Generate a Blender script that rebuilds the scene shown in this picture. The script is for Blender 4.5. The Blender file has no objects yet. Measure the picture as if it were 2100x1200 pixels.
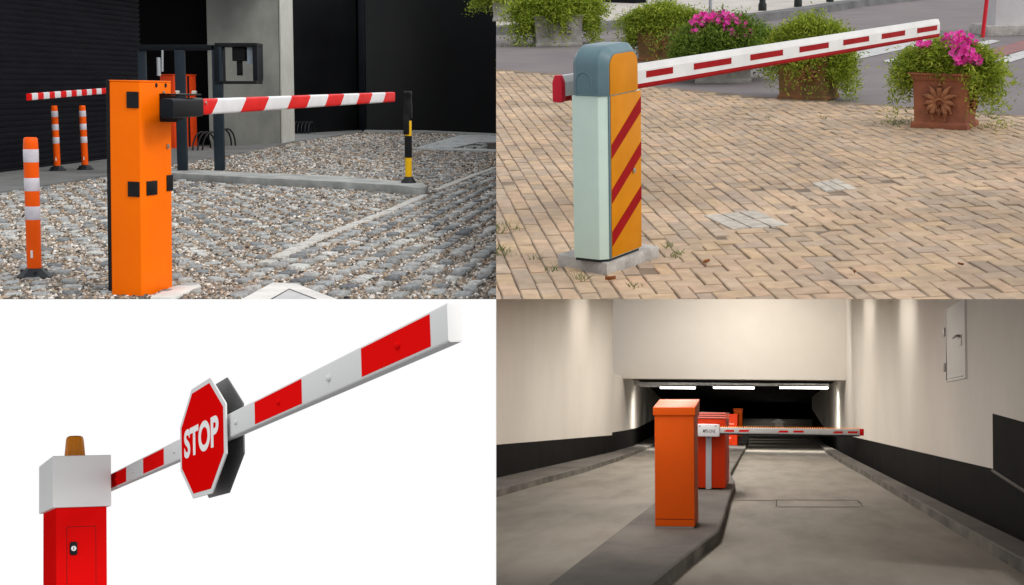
import bpy, bmesh, math, random
import numpy as np
from mathutils import Matrix, Vector

scene = bpy.context.scene
col = scene.collection
RX, RY, FPX = 2100.0, 1200.0, 3300.0      # the photograph's frame and the focal length in its pixels
R = math.radians

# ------------------------------------------------------------------ stages
# Four outdoor / indoor sites stand next to one another round one camera.  Each site has its own
# rigid frame: x right, y away, z up, the camera standing at (0, 0, h) over its ground.
class Stage:
    def __init__(s, vx=0, vy=0, h=1.0, basis=None):
        if basis is None:
            F = np.array([vx - RX / 2, RY / 2 - vy, -FPX]); F /= np.linalg.norm(F)
            r = np.cross(F, [0, 1, 0]); r /= np.linalg.norm(r)
            u = np.cross(r, F)
        else:
            r, F, u = basis
        s.B = np.array([r, F, u]); s.h = h
    def ray(s, x, y): return s.B @ np.array([x - RX / 2, RY / 2 - y, -FPX])
    def g(s, x, y, Z=0.0):
        d = s.ray(x, y); p = d * ((Z - s.h) / d[2]); p[2] += s.h; return p
    def at(s, x, y, Y):
        d = s.ray(x, y); p = d * (Y / d[1]); p[2] += s.h; return p
    def atX(s, x, y, X):
        d = s.ray(x, y); p = d * (X / d[0]); p[2] += s.h; return p
    def plane(s, axis, v):
        n = np.array([FPX, 0, v - RX / 2]) if axis == 'x' else np.array([0, -FPX, -(RY / 2 - v)])
        return (0, 0, s.h), s.B @ n
    def world(s):
        m3 = TL.B @ s.B.T
        m = Matrix([list(m3[i]) for i in range(3)]).to_4x4()
        off = Vector((0, 0, TL.h)) - m.to_3x3() @ Vector((0, 0, s.h))
        m.translation = off
        return m

TL = Stage(1050, 172, 1.04)            # gravel yard in front of the black building
TR = Stage(1400, -170, 1.60)           # brick square with the flower pots
BR = Stage(1572, 855, 1.02)            # ramp of the car park
_u = np.array([-942, 20490, -3300.]); _u /= np.linalg.norm(_u)
_a = np.array([-1270, -590, -3300.]); _a -= _u * (_a @ _u); _a /= np.linalg.norm(_a)
BL = Stage(h=0.0, basis=(np.cross(_a, _u), _a, _u))   # red and white barrier against the white sky
XS, YS = 1017.6, 613.6                 # where the four sites meet

# ------------------------------------------------------------------ camera, sky, sun
cam = bpy.data.cameras.new('camera'); cam_o = bpy.data.objects.new('camera', cam); col.objects.link(cam_o)
cam.sensor_width = 36; cam.lens = FPX / RX * 36; cam.clip_start = 0.05; cam.clip_end = 2000
m = Matrix([list(TL.B[i]) for i in range(3)]).to_4x4(); m.translation = (0, 0, TL.h)
cam_o.matrix_world = m
scene.camera = cam_o

SUN = Vector((0.66, -0.50, 0.68)).normalized()
w = bpy.data.worlds.new('World'); scene.world = w; w.use_nodes = True
nt = w.node_tree; nt.nodes.clear()
def N(t, kind, **kw):
    n = t.nodes.new(kind)
    for k, v in kw.items(): setattr(n, k, v)
    return n
sky = N(nt, 'ShaderNodeTexSky', sky_type='NISHITA', sun_disc=False, sun_elevation=math.asin(SUN.z),
        sun_rotation=math.atan2(SUN.x, SUN.y), dust_density=4.0, air_density=1.5)
hs = N(nt, 'ShaderNodeHueSaturation'); hs.inputs['Saturation'].default_value = 0.35
bg1 = N(nt, 'ShaderNodeBackground'); bg1.inputs['Strength'].default_value = 0.05
tc = N(nt, 'ShaderNodeTexCoord'); sx = N(nt, 'ShaderNodeSeparateXYZ')
mr = N(nt, 'ShaderNodeMapRange'); mr.inputs['From Min'].default_value = -0.62; mr.inputs['From Max'].default_value = -0.33
mr.inputs['To Min'].default_value = 0.12; mr.inputs['To Max'].default_value = 1.0
m2 = N(nt, 'ShaderNodeMapRange'); m2.inputs['From Min'].default_value = -0.95; m2.inputs['From Max'].default_value = -0.36
m2.inputs['To Min'].default_value = 0.90; m2.inputs['To Max'].default_value = 1.0     # sky dimmed on the left to darken left-facing sides
m3 = N(nt, 'ShaderNodeMapRange'); m3.inputs['From Min'].default_value = -0.9; m3.inputs['From Max'].default_value = -0.1
m3.inputs['To Min'].default_value = 0.70; m3.inputs['To Max'].default_value = 1.0    # ... and behind the camera, to dull the faces turned to it
mm = N(nt, 'ShaderNodeMath', operation='MULTIPLY'); mm2 = N(nt, 'ShaderNodeMath', operation='MULTIPLY')
bg2 = N(nt, 'ShaderNodeBackground'); bg2.inputs['Color'].default_value = (1, 1, 1, 1)   # bright white overcast
ad = N(nt, 'ShaderNodeAddShader'); wo = N(nt, 'ShaderNodeOutputWorld')
L = nt.links.new
L(sky.outputs[0], hs.inputs['Color']); L(hs.outputs[0], bg1.inputs['Color'])
L(tc.outputs['Generated'], sx.inputs[0]); L(sx.outputs['Z'], mr.inputs['Value']); L(sx.outputs['X'], m2.inputs['Value']); L(mr.outputs[0], mm.inputs[0]); L(m2.outputs[0], mm.inputs[1]); L(sx.outputs['Y'], m3.inputs['Value']); L(mm.outputs[0], mm2.inputs[0]); L(m3.outputs[0], mm2.inputs[1]); L(mm2.outputs[0], bg2.inputs['Strength'])
L(bg1.outputs[0], ad.inputs[0]); L(bg2.outputs[0], ad.inputs[1]); L(ad.outputs[0], wo.inputs[0])

sl = bpy.data.lights.new('sun', 'SUN'); sl.energy = 1.15; sl.angle = R(14); sl.color = (1.0, 0.95, 0.88)
so = bpy.data.objects.new('sun', sl); col.objects.link(so)
so.rotation_euler = SUN.to_track_quat('Z', 'Y').to_euler()

vs = scene.view_settings
scene.display_settings.display_device = 'sRGB'
vs.view_transform = 'Standard'; vs.look = 'None'; vs.exposure = 0; vs.gamma = 1
scene.cycles.max_bounces = 6; scene.cycles.diffuse_bounces = 4
scene.cycles.use_denoising = True

# ------------------------------------------------------------------ materials
def lin(r, g, b):
    f = lambda c: (c / 255 / 12.92) if c <= 10 else ((c / 255 + 0.055) / 1.055) ** 2.4
    return (f(r), f(g), f(b), 1)

def mat(name, c, rough=0.5, c2=None, amount=0.5, scale=6.0, detail=6, bump=0.0, bscale=60.0, metal=0.0,
        coat=0.0, emit=None, estr=0.0, stretch=None, spec=0.22, contrast=(0.35, 0.65)):
    m = bpy.data.materials.new(name); m.use_nodes = True; t = m.node_tree
    b = t.nodes['Principled BSDF']
    b.inputs['Base Color'].default_value = c; b.inputs['Roughness'].default_value = rough
    b.inputs['Metallic'].default_value = metal; b.inputs['Specular IOR Level'].default_value = spec
    b.inputs['Coat Weight'].default_value = coat; b.inputs['Coat Roughness'].default_value = 0.15
    if emit:
        b.inputs['Emission Color'].default_value = emit; b.inputs['Emission Strength'].default_value = estr
    t_co = N(t, 'ShaderNodeTexCoord'); vec = t_co.outputs['Object']
    if stretch:
        mp = N(t, 'ShaderNodeMapping'); mp.inputs['Scale'].default_value = stretch
        t.links.new(vec, mp.inputs[0]); vec = mp.outputs[0]
    if c2 is not None:
        n = N(t, 'ShaderNodeTexNoise'); n.inputs['Scale'].default_value = scale; n.inputs['Detail'].default_value = detail
        n.inputs['Roughness'].default_value = 0.62
        t.links.new(vec, n.inputs['Vector'])
        r = N(t, 'ShaderNodeMapRange'); r.inputs['From Min'].default_value = contrast[0]; r.inputs['From Max'].default_value = contrast[1]
        r.inputs['To Max'].default_value = amount * 2 if amount < 0.5 else 1.0
        t.links.new(n.outputs['Fac'], r.inputs['Value'])
        mx = N(t, 'ShaderNodeMix', data_type='RGBA'); mx.inputs[6].default_value = c; mx.inputs[7].default_value = c2
        t.links.new(r.outputs[0], mx.inputs['Factor']); t.links.new(mx.outputs[2], b.inputs['Base Color'])
        r2 = N(t, 'ShaderNodeMapRange'); r2.inputs['To Min'].default_value = max(0.05, rough - 0.12); r2.inputs['To Max'].default_value = min(1, rough + 0.12)
        t.links.new(n.outputs['Fac'], r2.inputs['Value']); t.links.new(r2.outputs[0], b.inputs['Roughness'])
    if bump:
        n = N(t, 'ShaderNodeTexNoise'); n.inputs['Scale'].default_value = bscale; n.inputs['Detail'].default_value = 5
        t.links.new(vec, n.inputs['Vector'])
        bp = N(t, 'ShaderNodeBump'); bp.inputs['Strength'].default_value = bump; bp.inputs['Distance'].default_value = 0.01
        t.links.new(n.outputs['Fac'], bp.inputs['Height']); t.links.new(bp.outputs[0], b.inputs['Normal'])
    return m

def island_mat(name, colors, rough=0.8, grain=0.25, gscale=30, bump=0.3, translucent=0.0, stretch=None, patch=0.0):
    """every separate stone / brick / leaf of the mesh takes its own colour"""
    m = bpy.data.materials.new(name); m.use_nodes = True; t = m.node_tree
    b = t.nodes['Principled BSDF']; b.inputs['Roughness'].default_value = rough; b.inputs['Specular IOR Level'].default_value = .2
    ge = N(t, 'ShaderNodeNewGeometry'); cr = N(t, 'ShaderNodeValToRGB')
    cr.color_ramp.interpolation = 'LINEAR'
    el = cr.color_ramp.elements
    while len(el) < len(colors): el.new(0.5)
    for i, c in enumerate(colors):
        el[i].position = i / (len(colors) - 1); el[i].color = c
    t.links.new(ge.outputs['Random Per Island'], cr.inputs[0])
    out = cr.outputs[0]
    if grain:
        tcn = N(t, 'ShaderNodeTexCoord'); n = N(t, 'ShaderNodeTexNoise'); n.inputs['Scale'].default_value = gscale; n.inputs['Detail'].default_value = 6
        t.links.new(tcn.outputs['Object'], n.inputs['Vector'])
        r = N(t, 'ShaderNodeMapRange'); r.inputs['From Min'].default_value = 0.3; r.inputs['From Max'].default_value = 0.7
        r.inputs['To Min'].default_value = 1 - grain; r.inputs['To Max'].default_value = 1 + grain
        t.links.new(n.outputs['Fac'], r.inputs['Value'])
        mx = N(t, 'ShaderNodeMix', data_type='RGBA', blend_type='MULTIPLY'); mx.inputs['Factor'].default_value = 1
        t.links.new(out, mx.inputs[6]); t.links.new(r.outputs[0], mx.inputs[7]); out = mx.outputs[2]
        if patch:                                                   # broad worn and dusty areas
            n2 = N(t, 'ShaderNodeTexNoise'); n2.inputs['Scale'].default_value = .9; n2.inputs['Detail'].default_value = 4
            t.links.new(tcn.outputs['Object'], n2.inputs['Vector'])
            r3 = N(t, 'ShaderNodeMapRange'); r3.inputs['From Min'].default_value = .35; r3.inputs['From Max'].default_value = .65
            r3.inputs['To Min'].default_value = 1 - patch * .6; r3.inputs['To Max'].default_value = 1 + patch
            t.links.new(n2.outputs['Fac'], r3.inputs['Value'])
            mx3 = N(t, 'ShaderNodeMix', data_type='RGBA', blend_type='MULTIPLY'); mx3.inputs['Factor'].default_value = 1
            t.links.new(out, mx3.inputs[6]); t.links.new(r3.outputs[0], mx3.inputs[7]); out = mx3.outputs[2]
        if bump:
            bp = N(t, 'ShaderNodeBump'); bp.inputs['Strength'].default_value = bump; bp.inputs['Distance'].default_value = 0.006
            t.links.new(n.outputs['Fac'], bp.inputs['Height']); t.links.new(bp.outputs[0], b.inputs['Normal'])
    t.links.new(out, b.inputs['Base Color'])
    if translucent:
        tr = N(t, 'ShaderNodeBsdfTranslucent'); t.links.new(out, tr.inputs['Color'])
        ms = N(t, 'ShaderNodeMixShader'); ms.inputs[0].default_value = translucent
        o = t.nodes['Material Output']
        t.links.new(b.outputs[0], ms.inputs[1]); t.links.new(tr.outputs[0], ms.inputs[2]); t.links.new(ms.outputs[0], o.inputs[0])
    return m

MT = {}
def M_(k): return MT[k]
def C(*a): return (a[0], a[1], a[2], 1)
MT['orange'] = mat('orange_paint', C(.92, .165, .001), .5, C(.87, .145, .001), .5, 3, bump=.03, bscale=90, spec=.06)
MT['orange2'] = mat('red_orange_paint', C(.75, .06, .004), .45, C(.65, .05, .004), .5, 3)
MT['rubber_orange'] = mat('orange_plastic', C(.86, .10, .002), .45, C(.75, .085, .002), .4, 9, bump=.05, spec=.12)
MT['band'] = mat('reflective_band', C(.62, .60, .66), .35, C(.50, .48, .55), .5, 18)
MT['black'] = mat('black_plastic', C(.006, .0065, .008), .42, C(.012, .0125, .014), .5, 9, spec=.12)
MT['blackrub'] = mat('black_rubber', C(.010, .013, .017), .45, C(.02, .024, .029), .5, 14, bump=.1, spec=.2)
MT['darksteel'] = mat('dark_blue_steel', C(.0045, .006, .009), .45, C(.008, .010, .014), .5, 5, spec=.09)
MT['steelpost'] = mat('dark_grey_steel', C(.010, .017, .025), .45, C(.017, .026, .036), .5, 4, spec=.15)
MT['chrome'] = mat('bright_screw', C(.55, .53, .48), .25, metal=1)
MT['redfoil'] = mat('red_reflective', C(.70, .006, .006), .45, C(.60, .005, .006), .5, 8, spec=.1)
MT['whitefoil'] = mat('white_reflective', C(.74, .75, .77), .4, C(.66, .67, .70), .5, 8)
MT['yellow'] = mat('yellow_paint', C(.80, .47, .004), .4, C(.72, .40, .004), .5, 12)
MT['cladding'] = mat('black_cladding', C(.0065, .007, .011), .5, C(.012, .0128, .018), .5, 1.5, stretch=(1, 1, 4), spec=.12)
MT['blackwall'] = mat('black_wall', C(.0034, .0037, .0045), .6, C(.006, .0066, .008), .5, .8, spec=.07)
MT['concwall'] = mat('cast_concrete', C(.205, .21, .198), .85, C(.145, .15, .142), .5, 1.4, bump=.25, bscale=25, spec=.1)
MT['litconc'] = mat('lit_side_concrete', C(.52, .525, .49), .85, C(.43, .435, .405), .5, 1.8, bump=.1, bscale=25, spec=.1)  # lighter tone of the pillar, light on its side painted in
MT['kerb'] = mat('kerb_concrete', C(.42, .43, .42), .9, C(.24, .25, .245), .5, 4, bump=.4, bscale=40)
MT['pave'] = mat('pavement_concrete', C(.20, .205, .205), .9, C(.13, .135, .135), .5, 1.2, bump=.2, bscale=30)
MT['slab'] = mat('pale_concrete_slab', C(.46, .48, .485), .9, C(.36, .375, .38), .5, 2, bump=.2)
MT['whiteconc'] = mat('white_painted_concrete', C(.72, .72, .70), .75, C(.58, .58, .56), .5, 6, bump=.2)
MT['greypanel'] = mat('grey_cover_panel', C(.52, .53, .54), .7, C(.44, .45, .46), .5, 6)
MT['gravelbase'] = mat('gravel_bed', C(.075, .066, .055), .95, C(.03, .027, .024), .5, 90, bump=.8, bscale=120)
MT['pebble'] = island_mat('river_pebbles', [lin(232, 228, 222), lin(120, 109, 97), lin(48, 43, 39), lin(182, 162, 138), lin(102, 101, 101), lin(148, 118, 88), lin(214, 210, 204), lin(30, 29, 28), lin(142, 136, 128)], .7, .2, 60, .2)
MT['sett'] = island_mat('granite_setts', [lin(150, 154, 156), lin(172, 174, 173), lin(124, 128, 131), lin(192, 193, 190), lin(106, 110, 114), lin(160, 162, 160)], .85, .40, 45, .8)
MT['strip'] = mat('crumbling_mortar', C(.62, .61, .58), .95, C(.40, .39, .37), .5, 25, bump=.9, bscale=60)
MT['glassreflect'] = mat('glass_reflection', C(.42, .50, .58), .3, C(.28, .34, .4), .5, 6)  # pale blue paints the reflection on the glass
MT['sticker'] = mat('white_sticker', C(.75, .74, .72), .5)
# --- square
MT['brick'] = island_mat('buff_bricks', [lin(158, 138, 118), lin(168, 146, 122), lin(150, 134, 117), lin(174, 150, 122), lin(162, 143, 125), lin(172, 146, 122), lin(147, 131, 116), lin(165, 147, 129)], .9, .15, 14, .3, patch=.24)
MT['sandjoint'] = mat('sand_joints', C(.25, .19, .14), .95, C(.13, .105, .08), .5, 5, bump=.5, bscale=80)
MT['asphalt'] = mat('worn_asphalt', C(.150, .132, .140), .9, C(.185, .165, .17), .5, 1.2, bump=.3, bscale=90)
MT['paleflags'] = mat('pale_paving', C(.47, .44, .41), .9, C(.38, .355, .33), .5, 1.5, bump=.2)
MT['kerbdark'] = mat('grey_kerb_stone', C(.155, .155, .16), .9, C(.10, .10, .105), .5, 3, bump=.2)
MT['roadwhite'] = mat('road_paint', C(.50, .50, .51), .8, C(.34, .34, .35), .5, 7)
MT['roadred'] = mat('red_road_surface', C(.26, .13, .13), .9, C(.20, .11, .115), .5, 3)
MT['mint'] = mat('mint_paint', C(.50, .62, .56), .45, C(.44, .56, .50), .5, 3, bump=.04, bscale=70, spec=.15)
MT['teal'] = mat('blue_grey_paint', C(.105, .175, .205), .40, C(.085, .145, .17), .5, 5, bump=.05, bscale=60)
MT['amber'] = mat('amber_panel', C(.52, .19, .001), .45, C(.45, .16, .001), .5, 5, spec=.1)
MT['stripered'] = mat('dark_red_foil', C(.27, .003, .005), .5, C(.22, .003, .005), .5, 9, spec=.06)
MT['plinth'] = mat('rough_concrete', C(.46, .44, .42), .95, C(.28, .265, .25), .5, 9, bump=.8, bscale=28)
MT['boomwhite'] = mat('boom_white', C(.60, .60, .60), .5, C(.52, .52, .52), .5, 5, spec=.15)
MT['rededge'] = mat('red_cap', C(.50, .012, .03), .45, spec=.15)
MT['terracotta'] = mat('terracotta', C(.30, .105, .052), .85, C(.20, .072, .045), .5, 7, bump=.35, bscale=45)
MT['terrarelief'] = mat('terracotta_relief', C(.34, .145, .07), .85, C(.22, .085, .045), .5, 12, bump=.3)
MT['oldterra'] = mat('mossy_terracotta', C(.24, .095, .045), .9, C(.12, .085, .035), .5, 8, bump=.4)
MT['stonepot'] = mat('grey_stone', C(.36, .345, .33), .9, C(.22, .21, .20), .5, 6, bump=.4)
MT['fern'] = island_mat('fern_leaves', [C(.09, .15, .010), C(.24, .32, .022), C(.36, .45, .045), C(.17, .25, .018), C(.46, .50, .08), C(.055, .11, .012)], .6, 0, translucent=.4)
MT['fern2'] = island_mat('darker_fern_leaves', [C(.04, .085, .010), C(.11, .19, .022), C(.20, .29, .035), C(.07, .13, .018), C(.26, .34, .05)], .6, 0, translucent=.4)
MT['petal'] = island_mat('pink_petals', [C(.75, .045, .38), C(.86, .10, .50), C(.66, .02, .30), C(.88, .16, .56), C(.6, .03, .34)], .6, 0, translucent=.3)
MT['purple'] = mat('dark_purple_petal', C(.04, .015, .09), .6)
MT['soil'] = mat('soil', C(.03, .022, .014), .95)
MT['bollard'] = mat('black_green_iron', C(.012, .016, .015), .5)
MT['polegrey'] = mat('grey_pole', C(.33, .35, .37), .5)
MT['polered'] = mat('red_pole', C(.55, .02, .035), .5, spec=.15)
MT['pillargrey'] = mat('light_grey_render', C(.55, .54, .56), .85, C(.48, .47, .49), .5, 2)
MT['leafbrown'] = mat('dry_leaf', C(.28, .10, .03), .7, C(.16, .06, .02), .5, 60)
MT['weed'] = island_mat('weeds', [C(.06, .10, .03), C(.13, .18, .04), C(.20, .22, .08)], .7, 0, translucent=.3)
# --- red and white barrier
MT['glosswhite'] = mat('gloss_white', C(.70, .70, .70), .5, spec=.03)
MT['liftedwhite'] = mat('lifted_white', C(.86, .86, .86), .5, spec=.04)  # lighter copy of the white, offsets the shade on the head
MT['glossred'] = mat('gloss_red', C(.82, .006, .006), .7, spec=0)
MT['signred'] = mat('sign_red', C(.74, .003, .003), .7, spec=0)
MT['signback'] = mat('sign_back', C(.11, .112, .115), .5, C(.09, .092, .095), .5, 3)
MT['beacon'] = mat('amber_lens', C(.80, .25, .004), .35, spec=.3)
MT['silver'] = mat('silver_lock', C(.6, .6, .6), .3, metal=1)
MT['seam'] = mat('dark_seam', C(.10, .004, .004), .7)
# --- car park
MT['cream'] = mat('cream_wall_paint', C(.66, .615, .56), .85, C(.62, .575, .52), .5, .6, bump=.08, bscale=12, spec=.06)
MT['dado'] = mat('black_wall_paint', C(.004, .0038, .0036), .7, C(.0075, .007, .0066), .5, 1, spec=.03)
MT['rampfloor'] = mat('ramp_concrete', C(.255, .232, .200), .8, C(.178, .161, .138), .5, 1.8, detail=12, bump=.25, bscale=55, stretch=(1.3, .22, 1), spec=.10, contrast=(.42, .75))
MT['island'] = mat('island_asphalt', C(.15, .135, .12), .9, C(.095, .085, .078), .5, 1.4, bump=.35, bscale=40, stretch=(1, .4, 1))
MT['kerbramp'] = mat('dirty_kerb', C(.17, .155, .13), .9, C(.06, .056, .05), .5, 2.2, bump=.3, bscale=30, stretch=(1, .5, 1))
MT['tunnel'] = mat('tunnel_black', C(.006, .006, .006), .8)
MT['orangecab'] = mat('orange_cabinet_paint', C(.66, .086, .004), .5, C(.58, .074, .004), .5, 2, spec=.08)
MT['redcab'] = mat('red_cabinet_paint', C(.56, .034, .004), .5, C(.50, .029, .004), .5, 2, spec=.1)
MT['redtrim'] = mat('pale_red_trim', C(.80, .22, .18), .4)
MT['housing'] = mat('white_housing', C(.70, .70, .73), .4)
MT['greystrip'] = mat('grey_strip', C(.42, .43, .47), .45)
MT['ledlamp'] = mat('orange_led', C(.8, .25, .03), .4, emit=C(1, .32, .05), estr=.5)
MT['tube'] = mat('lit_tube', C(.9, .9, .9), .4, emit=C(1, .97, .9), estr=14)
MT['traygrey'] = mat('galvanised_tray', C(.46, .46, .46), .5, C(.30, .30, .305), .5, 8)
MT['doorwhite'] = mat('white_door_paint', C(.66, .64, .61), .5)
MT['metal'] = mat('brushed_metal', C(.35, .34, .32), .35, metal=1)
MT['patch'] = mat('repair_line', C(.04, .037, .034), .9)
MT['arrow'] = mat('worn_arrow_paint', C(.62, .60, .55), .8, C(.45, .43, .40), .5, 2)
MT['ink'] = mat('dark_print', C(.03, .03, .035), .6)

# ------------------------------------------------------------------ mesh helpers
class MB:
    def __init__(s): s.v, s.f, s.m = [], [], []
    def add(s, vs_, fs, mi=0):
        o = len(s.v); s.v += [tuple(map(float, p)) for p in vs_]
        for k, f in enumerate(fs):
            s.f.append(tuple(i + o for i in f)); s.m.append(mi[k] if isinstance(mi, (list, tuple)) else mi)
        return s
    def box(s, x0, x1, y0, y1, z0, z1, mi=0):
        return s.add([(x0, y0, z0), (x1, y0, z0), (x1, y1, z0), (x0, y1, z0), (x0, y0, z1), (x1, y0, z1), (x1, y1, z1), (x0, y1, z1)],
                     [(3, 2, 1, 0), (4, 5, 6, 7), (0, 1, 5, 4), (1, 2, 6, 5), (2, 3, 7, 6), (3, 0, 4, 7)], mi)
    def extr(s, pts, vec, mi=0, cap=True):
        n = len(pts); vec = np.array(vec, float)
        vs_ = [np.array(p, float) for p in pts]; vs2 = [p + vec for p in vs_]
        fs = [(i, (i + 1) % n, n + (i + 1) % n, n + i) for i in range(n)]
        if cap: fs += [tuple(range(n - 1, -1, -1)), tuple(range(n, 2 * n))]
        return s.add(vs_ + vs2, fs, mi)
    def prism(s, p2, z0, z1, mi=0):
        return s.extr([(x, y, z0) for x, y in p2], (0, 0, z1 - z0), mi)
    def lathe(s, prof, seg=24, mi=0, cx=0, cy=0, rot=0):
        vs_, fs, ms = [], [], []
        for r_, z in prof:
            for k in range(seg):
                a = 2 * math.pi * k / seg + rot; vs_.append((cx + r_ * math.cos(a), cy + r_ * math.sin(a), z))
        for i in range(len(prof) - 1):
            for k in range(seg):
                k2 = (k + 1) % seg
                fs.append((i * seg + k, i * seg + k2, (i + 1) * seg + k2, (i + 1) * seg + k)); ms.append(mi[i] if isinstance(mi, (list, tuple)) else mi)
        last = mi[-1] if isinstance(mi, (list, tuple)) else mi
        first = mi[0] if isinstance(mi, (list, tuple)) else mi
        fs.append(tuple(range(seg - 1, -1, -1))); ms.append(first)
        fs.append(tuple((len(prof) - 1) * seg + k for k in range(seg))); ms.append(last)
        return s.add(vs_, fs, ms)
    def tube(s, path, rad, seg=8, mi=0, caps=True):
        P = [np.array(p, float) for p in path]; n = len(P); rad = rad if isinstance(rad, (list, tuple)) else [rad] * n
        vs_, fs = [], []
        for i in range(n):
            t = P[min(i + 1, n - 1)] - P[max(i - 1, 0)]; t /= np.linalg.norm(t) + 1e-9
            a = np.cross(t, [0, 0, 1.0]);
            if np.linalg.norm(a) < 1e-3: a = np.array([1.0, 0, 0])
            a /= np.linalg.norm(a); b = np.cross(a, t)
            for k in range(seg):
                q = 2 * math.pi * k / seg; vs_.append(P[i] + rad[i] * (math.cos(q) * a + math.sin(q) * b))
        for i in range(n - 1):
            for k in range(seg):
                k2 = (k + 1) % seg; fs.append((i * seg + k, i * seg + k2, (i + 1) * seg + k2, (i + 1) * seg + k))
        if caps: fs += [tuple(range(seg - 1, -1, -1)), tuple((n - 1) * seg + k for k in range(seg))]
        return s.add(vs_, fs, mi)
    def beam(s, P0, P1, side, up, section, bounds, matfn, slant=0.0):
        """bar from P0 to P1 with the given cross-section, cut into segments at the fractions 'bounds'"""
        P0, P1, side, up = [np.array(q, float) for q in (P0, P1, side, up)]
        ax = P1 - P0; ln = np.linalg.norm(ax); ax /= ln; n = len(section); vs_, fs, ms = [], [], []
        for bi, b in enumerate(bounds):
            sl_ = slant if 0 < bi < len(bounds) - 1 else 0
            for (a, z) in section: vs_.append(P0 + ax * (b * ln + sl_ * z) + side * a + up * z)
        for i in range(len(bounds) - 1):
            for k in range(n):
                k2 = (k + 1) % n; fs.append((i * n + k, i * n + k2, (i + 1) * n + k2, (i + 1) * n + k)); ms.append(matfn(i, k))
        fs.append(tuple(range(n - 1, -1, -1))); ms.append(matfn(0, -1))
        fs.append(tuple((len(bounds) - 1) * n + k for k in range(n))); ms.append(matfn(len(bounds) - 2, -1))
        return s.add(vs_, fs, ms)
    def build(s, name, mats, parent=None, bevel=0, seg=2, smooth=30, matrix=None, clip=None, ang=25, off=(0, 0, 0)):
        bm = bmesh.new()
        vv = [bm.verts.new(p) for p in s.v]; bm.verts.ensure_lookup_table()
        for f, mi in zip(s.f, s.m):
            try: fc = bm.faces.new([vv[i] for i in f]); fc.material_index = mi
            except ValueError: pass
        bmesh.ops.remove_doubles(bm, verts=bm.verts, dist=1e-6)
        bmesh.ops.recalc_face_normals(bm, faces=bm.faces)
        for stage, planes in (clip or []):
            for axis, v, keep in planes:
                co, no = stage.plane(axis, v); no = Vector(no) * (-1 if keep == '>' else 1)
                bmesh.ops.bisect_plane(bm, geom=bm.verts[:] + bm.edges[:] + bm.faces[:], plane_co=Vector(co) - Vector(off), plane_no=no, clear_outer=True)
        if bevel:
            es = [e for e in bm.edges if len(e.link_faces) == 2 and e.calc_face_angle(0) > R(ang)]
            bmesh.ops.bevel(bm, geom=es, offset=bevel, segments=seg, affect='EDGES', profile=0.6, clamp_overlap=True)
        me = bpy.data.meshes.new(name); bm.to_mesh(me); bm.free()
        return link(name, me, mats, parent, smooth, matrix)

def link(name, me, mats, parent=None, smooth=30, matrix=None):
    for mm in (mats if isinstance(mats, (list, tuple)) else [mats]): me.materials.append(MT[mm] if isinstance(mm, str) else mm)
    if smooth and len(me.polygons):
        me.polygons.foreach_set('use_smooth', [True] * len(me.polygons)); me.set_sharp_from_angle(angle=R(smooth))
    o = bpy.data.objects.new(name, me); col.objects.link(o)
    if parent: o.parent = parent
    if matrix is not None: o.matrix_world = matrix
    return o

def tag(o, label=None, cat=None, group=None, kind=None):
    if label: o['label'] = label
    if cat: o['category'] = cat
    if group: o['group'] = group
    if kind: o['kind'] = kind
    return o

def place(S, base, yaw=0, roll=0, pitch=0):
    return S.world() @ Matrix.Translation(Vector(base)) @ Matrix.Rotation(roll, 4, 'Y') @ Matrix.Rotation(yaw, 4, 'Z') @ Matrix.Rotation(pitch, 4, 'X')

def thing(name, label, cat, S, base, yaw=0, group=None, roll=0, pitch=0):
    o = bpy.data.objects.new(name, None); col.objects.link(o); o.empty_display_size = 0.1
    o.matrix_world = place(S, base, yaw, roll, pitch)
    return tag(o, label, cat, group)

def loc(p, base, yaw=0, roll=0):
    m_ = Matrix.Rotation(roll, 3, 'Y') @ Matrix.Rotation(yaw, 3, 'Z')
    return np.array(m_.transposed() @ Vector(np.array(p, float) - np.array(base, float)))

def kids(o): return list(o.children)
def dup(root, matrix, label=None):
    r_ = root.copy(); col.objects.link(r_); r_.matrix_world = matrix
    if label: r_['label'] = label
    for ch in kids(root):
        c = ch.copy(); col.objects.link(c); c.parent = r_
        for g_ in kids(ch):
            d = g_.copy(); col.objects.link(d); d.parent = c
    return r_

def raw_mesh(name, V, loops, counts):
    me = bpy.data.meshes.new(name)
    me.vertices.add(len(V)); me.vertices.foreach_set('co', np.asarray(V, np.float32).ravel())
    me.loops.add(len(loops)); me.loops.foreach_set('vertex_index', np.asarray(loops, np.int32))
    counts = np.asarray(counts, np.int32); st = np.concatenate([[0], np.cumsum(counts)[:-1]]).astype(np.int32)
    me.polygons.add(len(counts)); me.polygons.foreach_set('loop_start', st)
    me.update(calc_edges=True); me.validate()
    return me

def text_mesh(txt, bold=0.03):
    c = bpy.data.curves.new('lettering', 'FONT'); c.body = txt; c.offset = bold; c.resolution_u = 6; c.extrude = 0
    o = bpy.data.objects.new('lettering', c); col.objects.link(o)
    dg = bpy.context.evaluated_depsgraph_get(); me = bpy.data.meshes.new_from_object(o.evaluated_get(dg))
    bpy.data.objects.remove(o); bpy.data.curves.remove(c)
    return me

def lettering(name, txt, matname, origin, ex, ez, wid, hei, depth, parent, bold=0.03):
    """flat raised letters filling wid x hei from 'origin' along ex / ez"""
    me = text_mesh(txt, bold); V = np.array([v.co[:] for v in me.vertices]); lo, hi = V.min(0), V.max(0)
    ex, ez, origin = [np.array(q, float) for q in (ex, ez, origin)]
    ny = np.cross(ex, ez)
    for v, p in zip(me.vertices, V):
        q = (p - lo) / np.maximum(hi - lo, 1e-9)
        v.co = origin + ex * q[0] * wid + ez * q[1] * hei + ny * depth
    return link(name, me, matname, parent, smooth=0)

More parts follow.
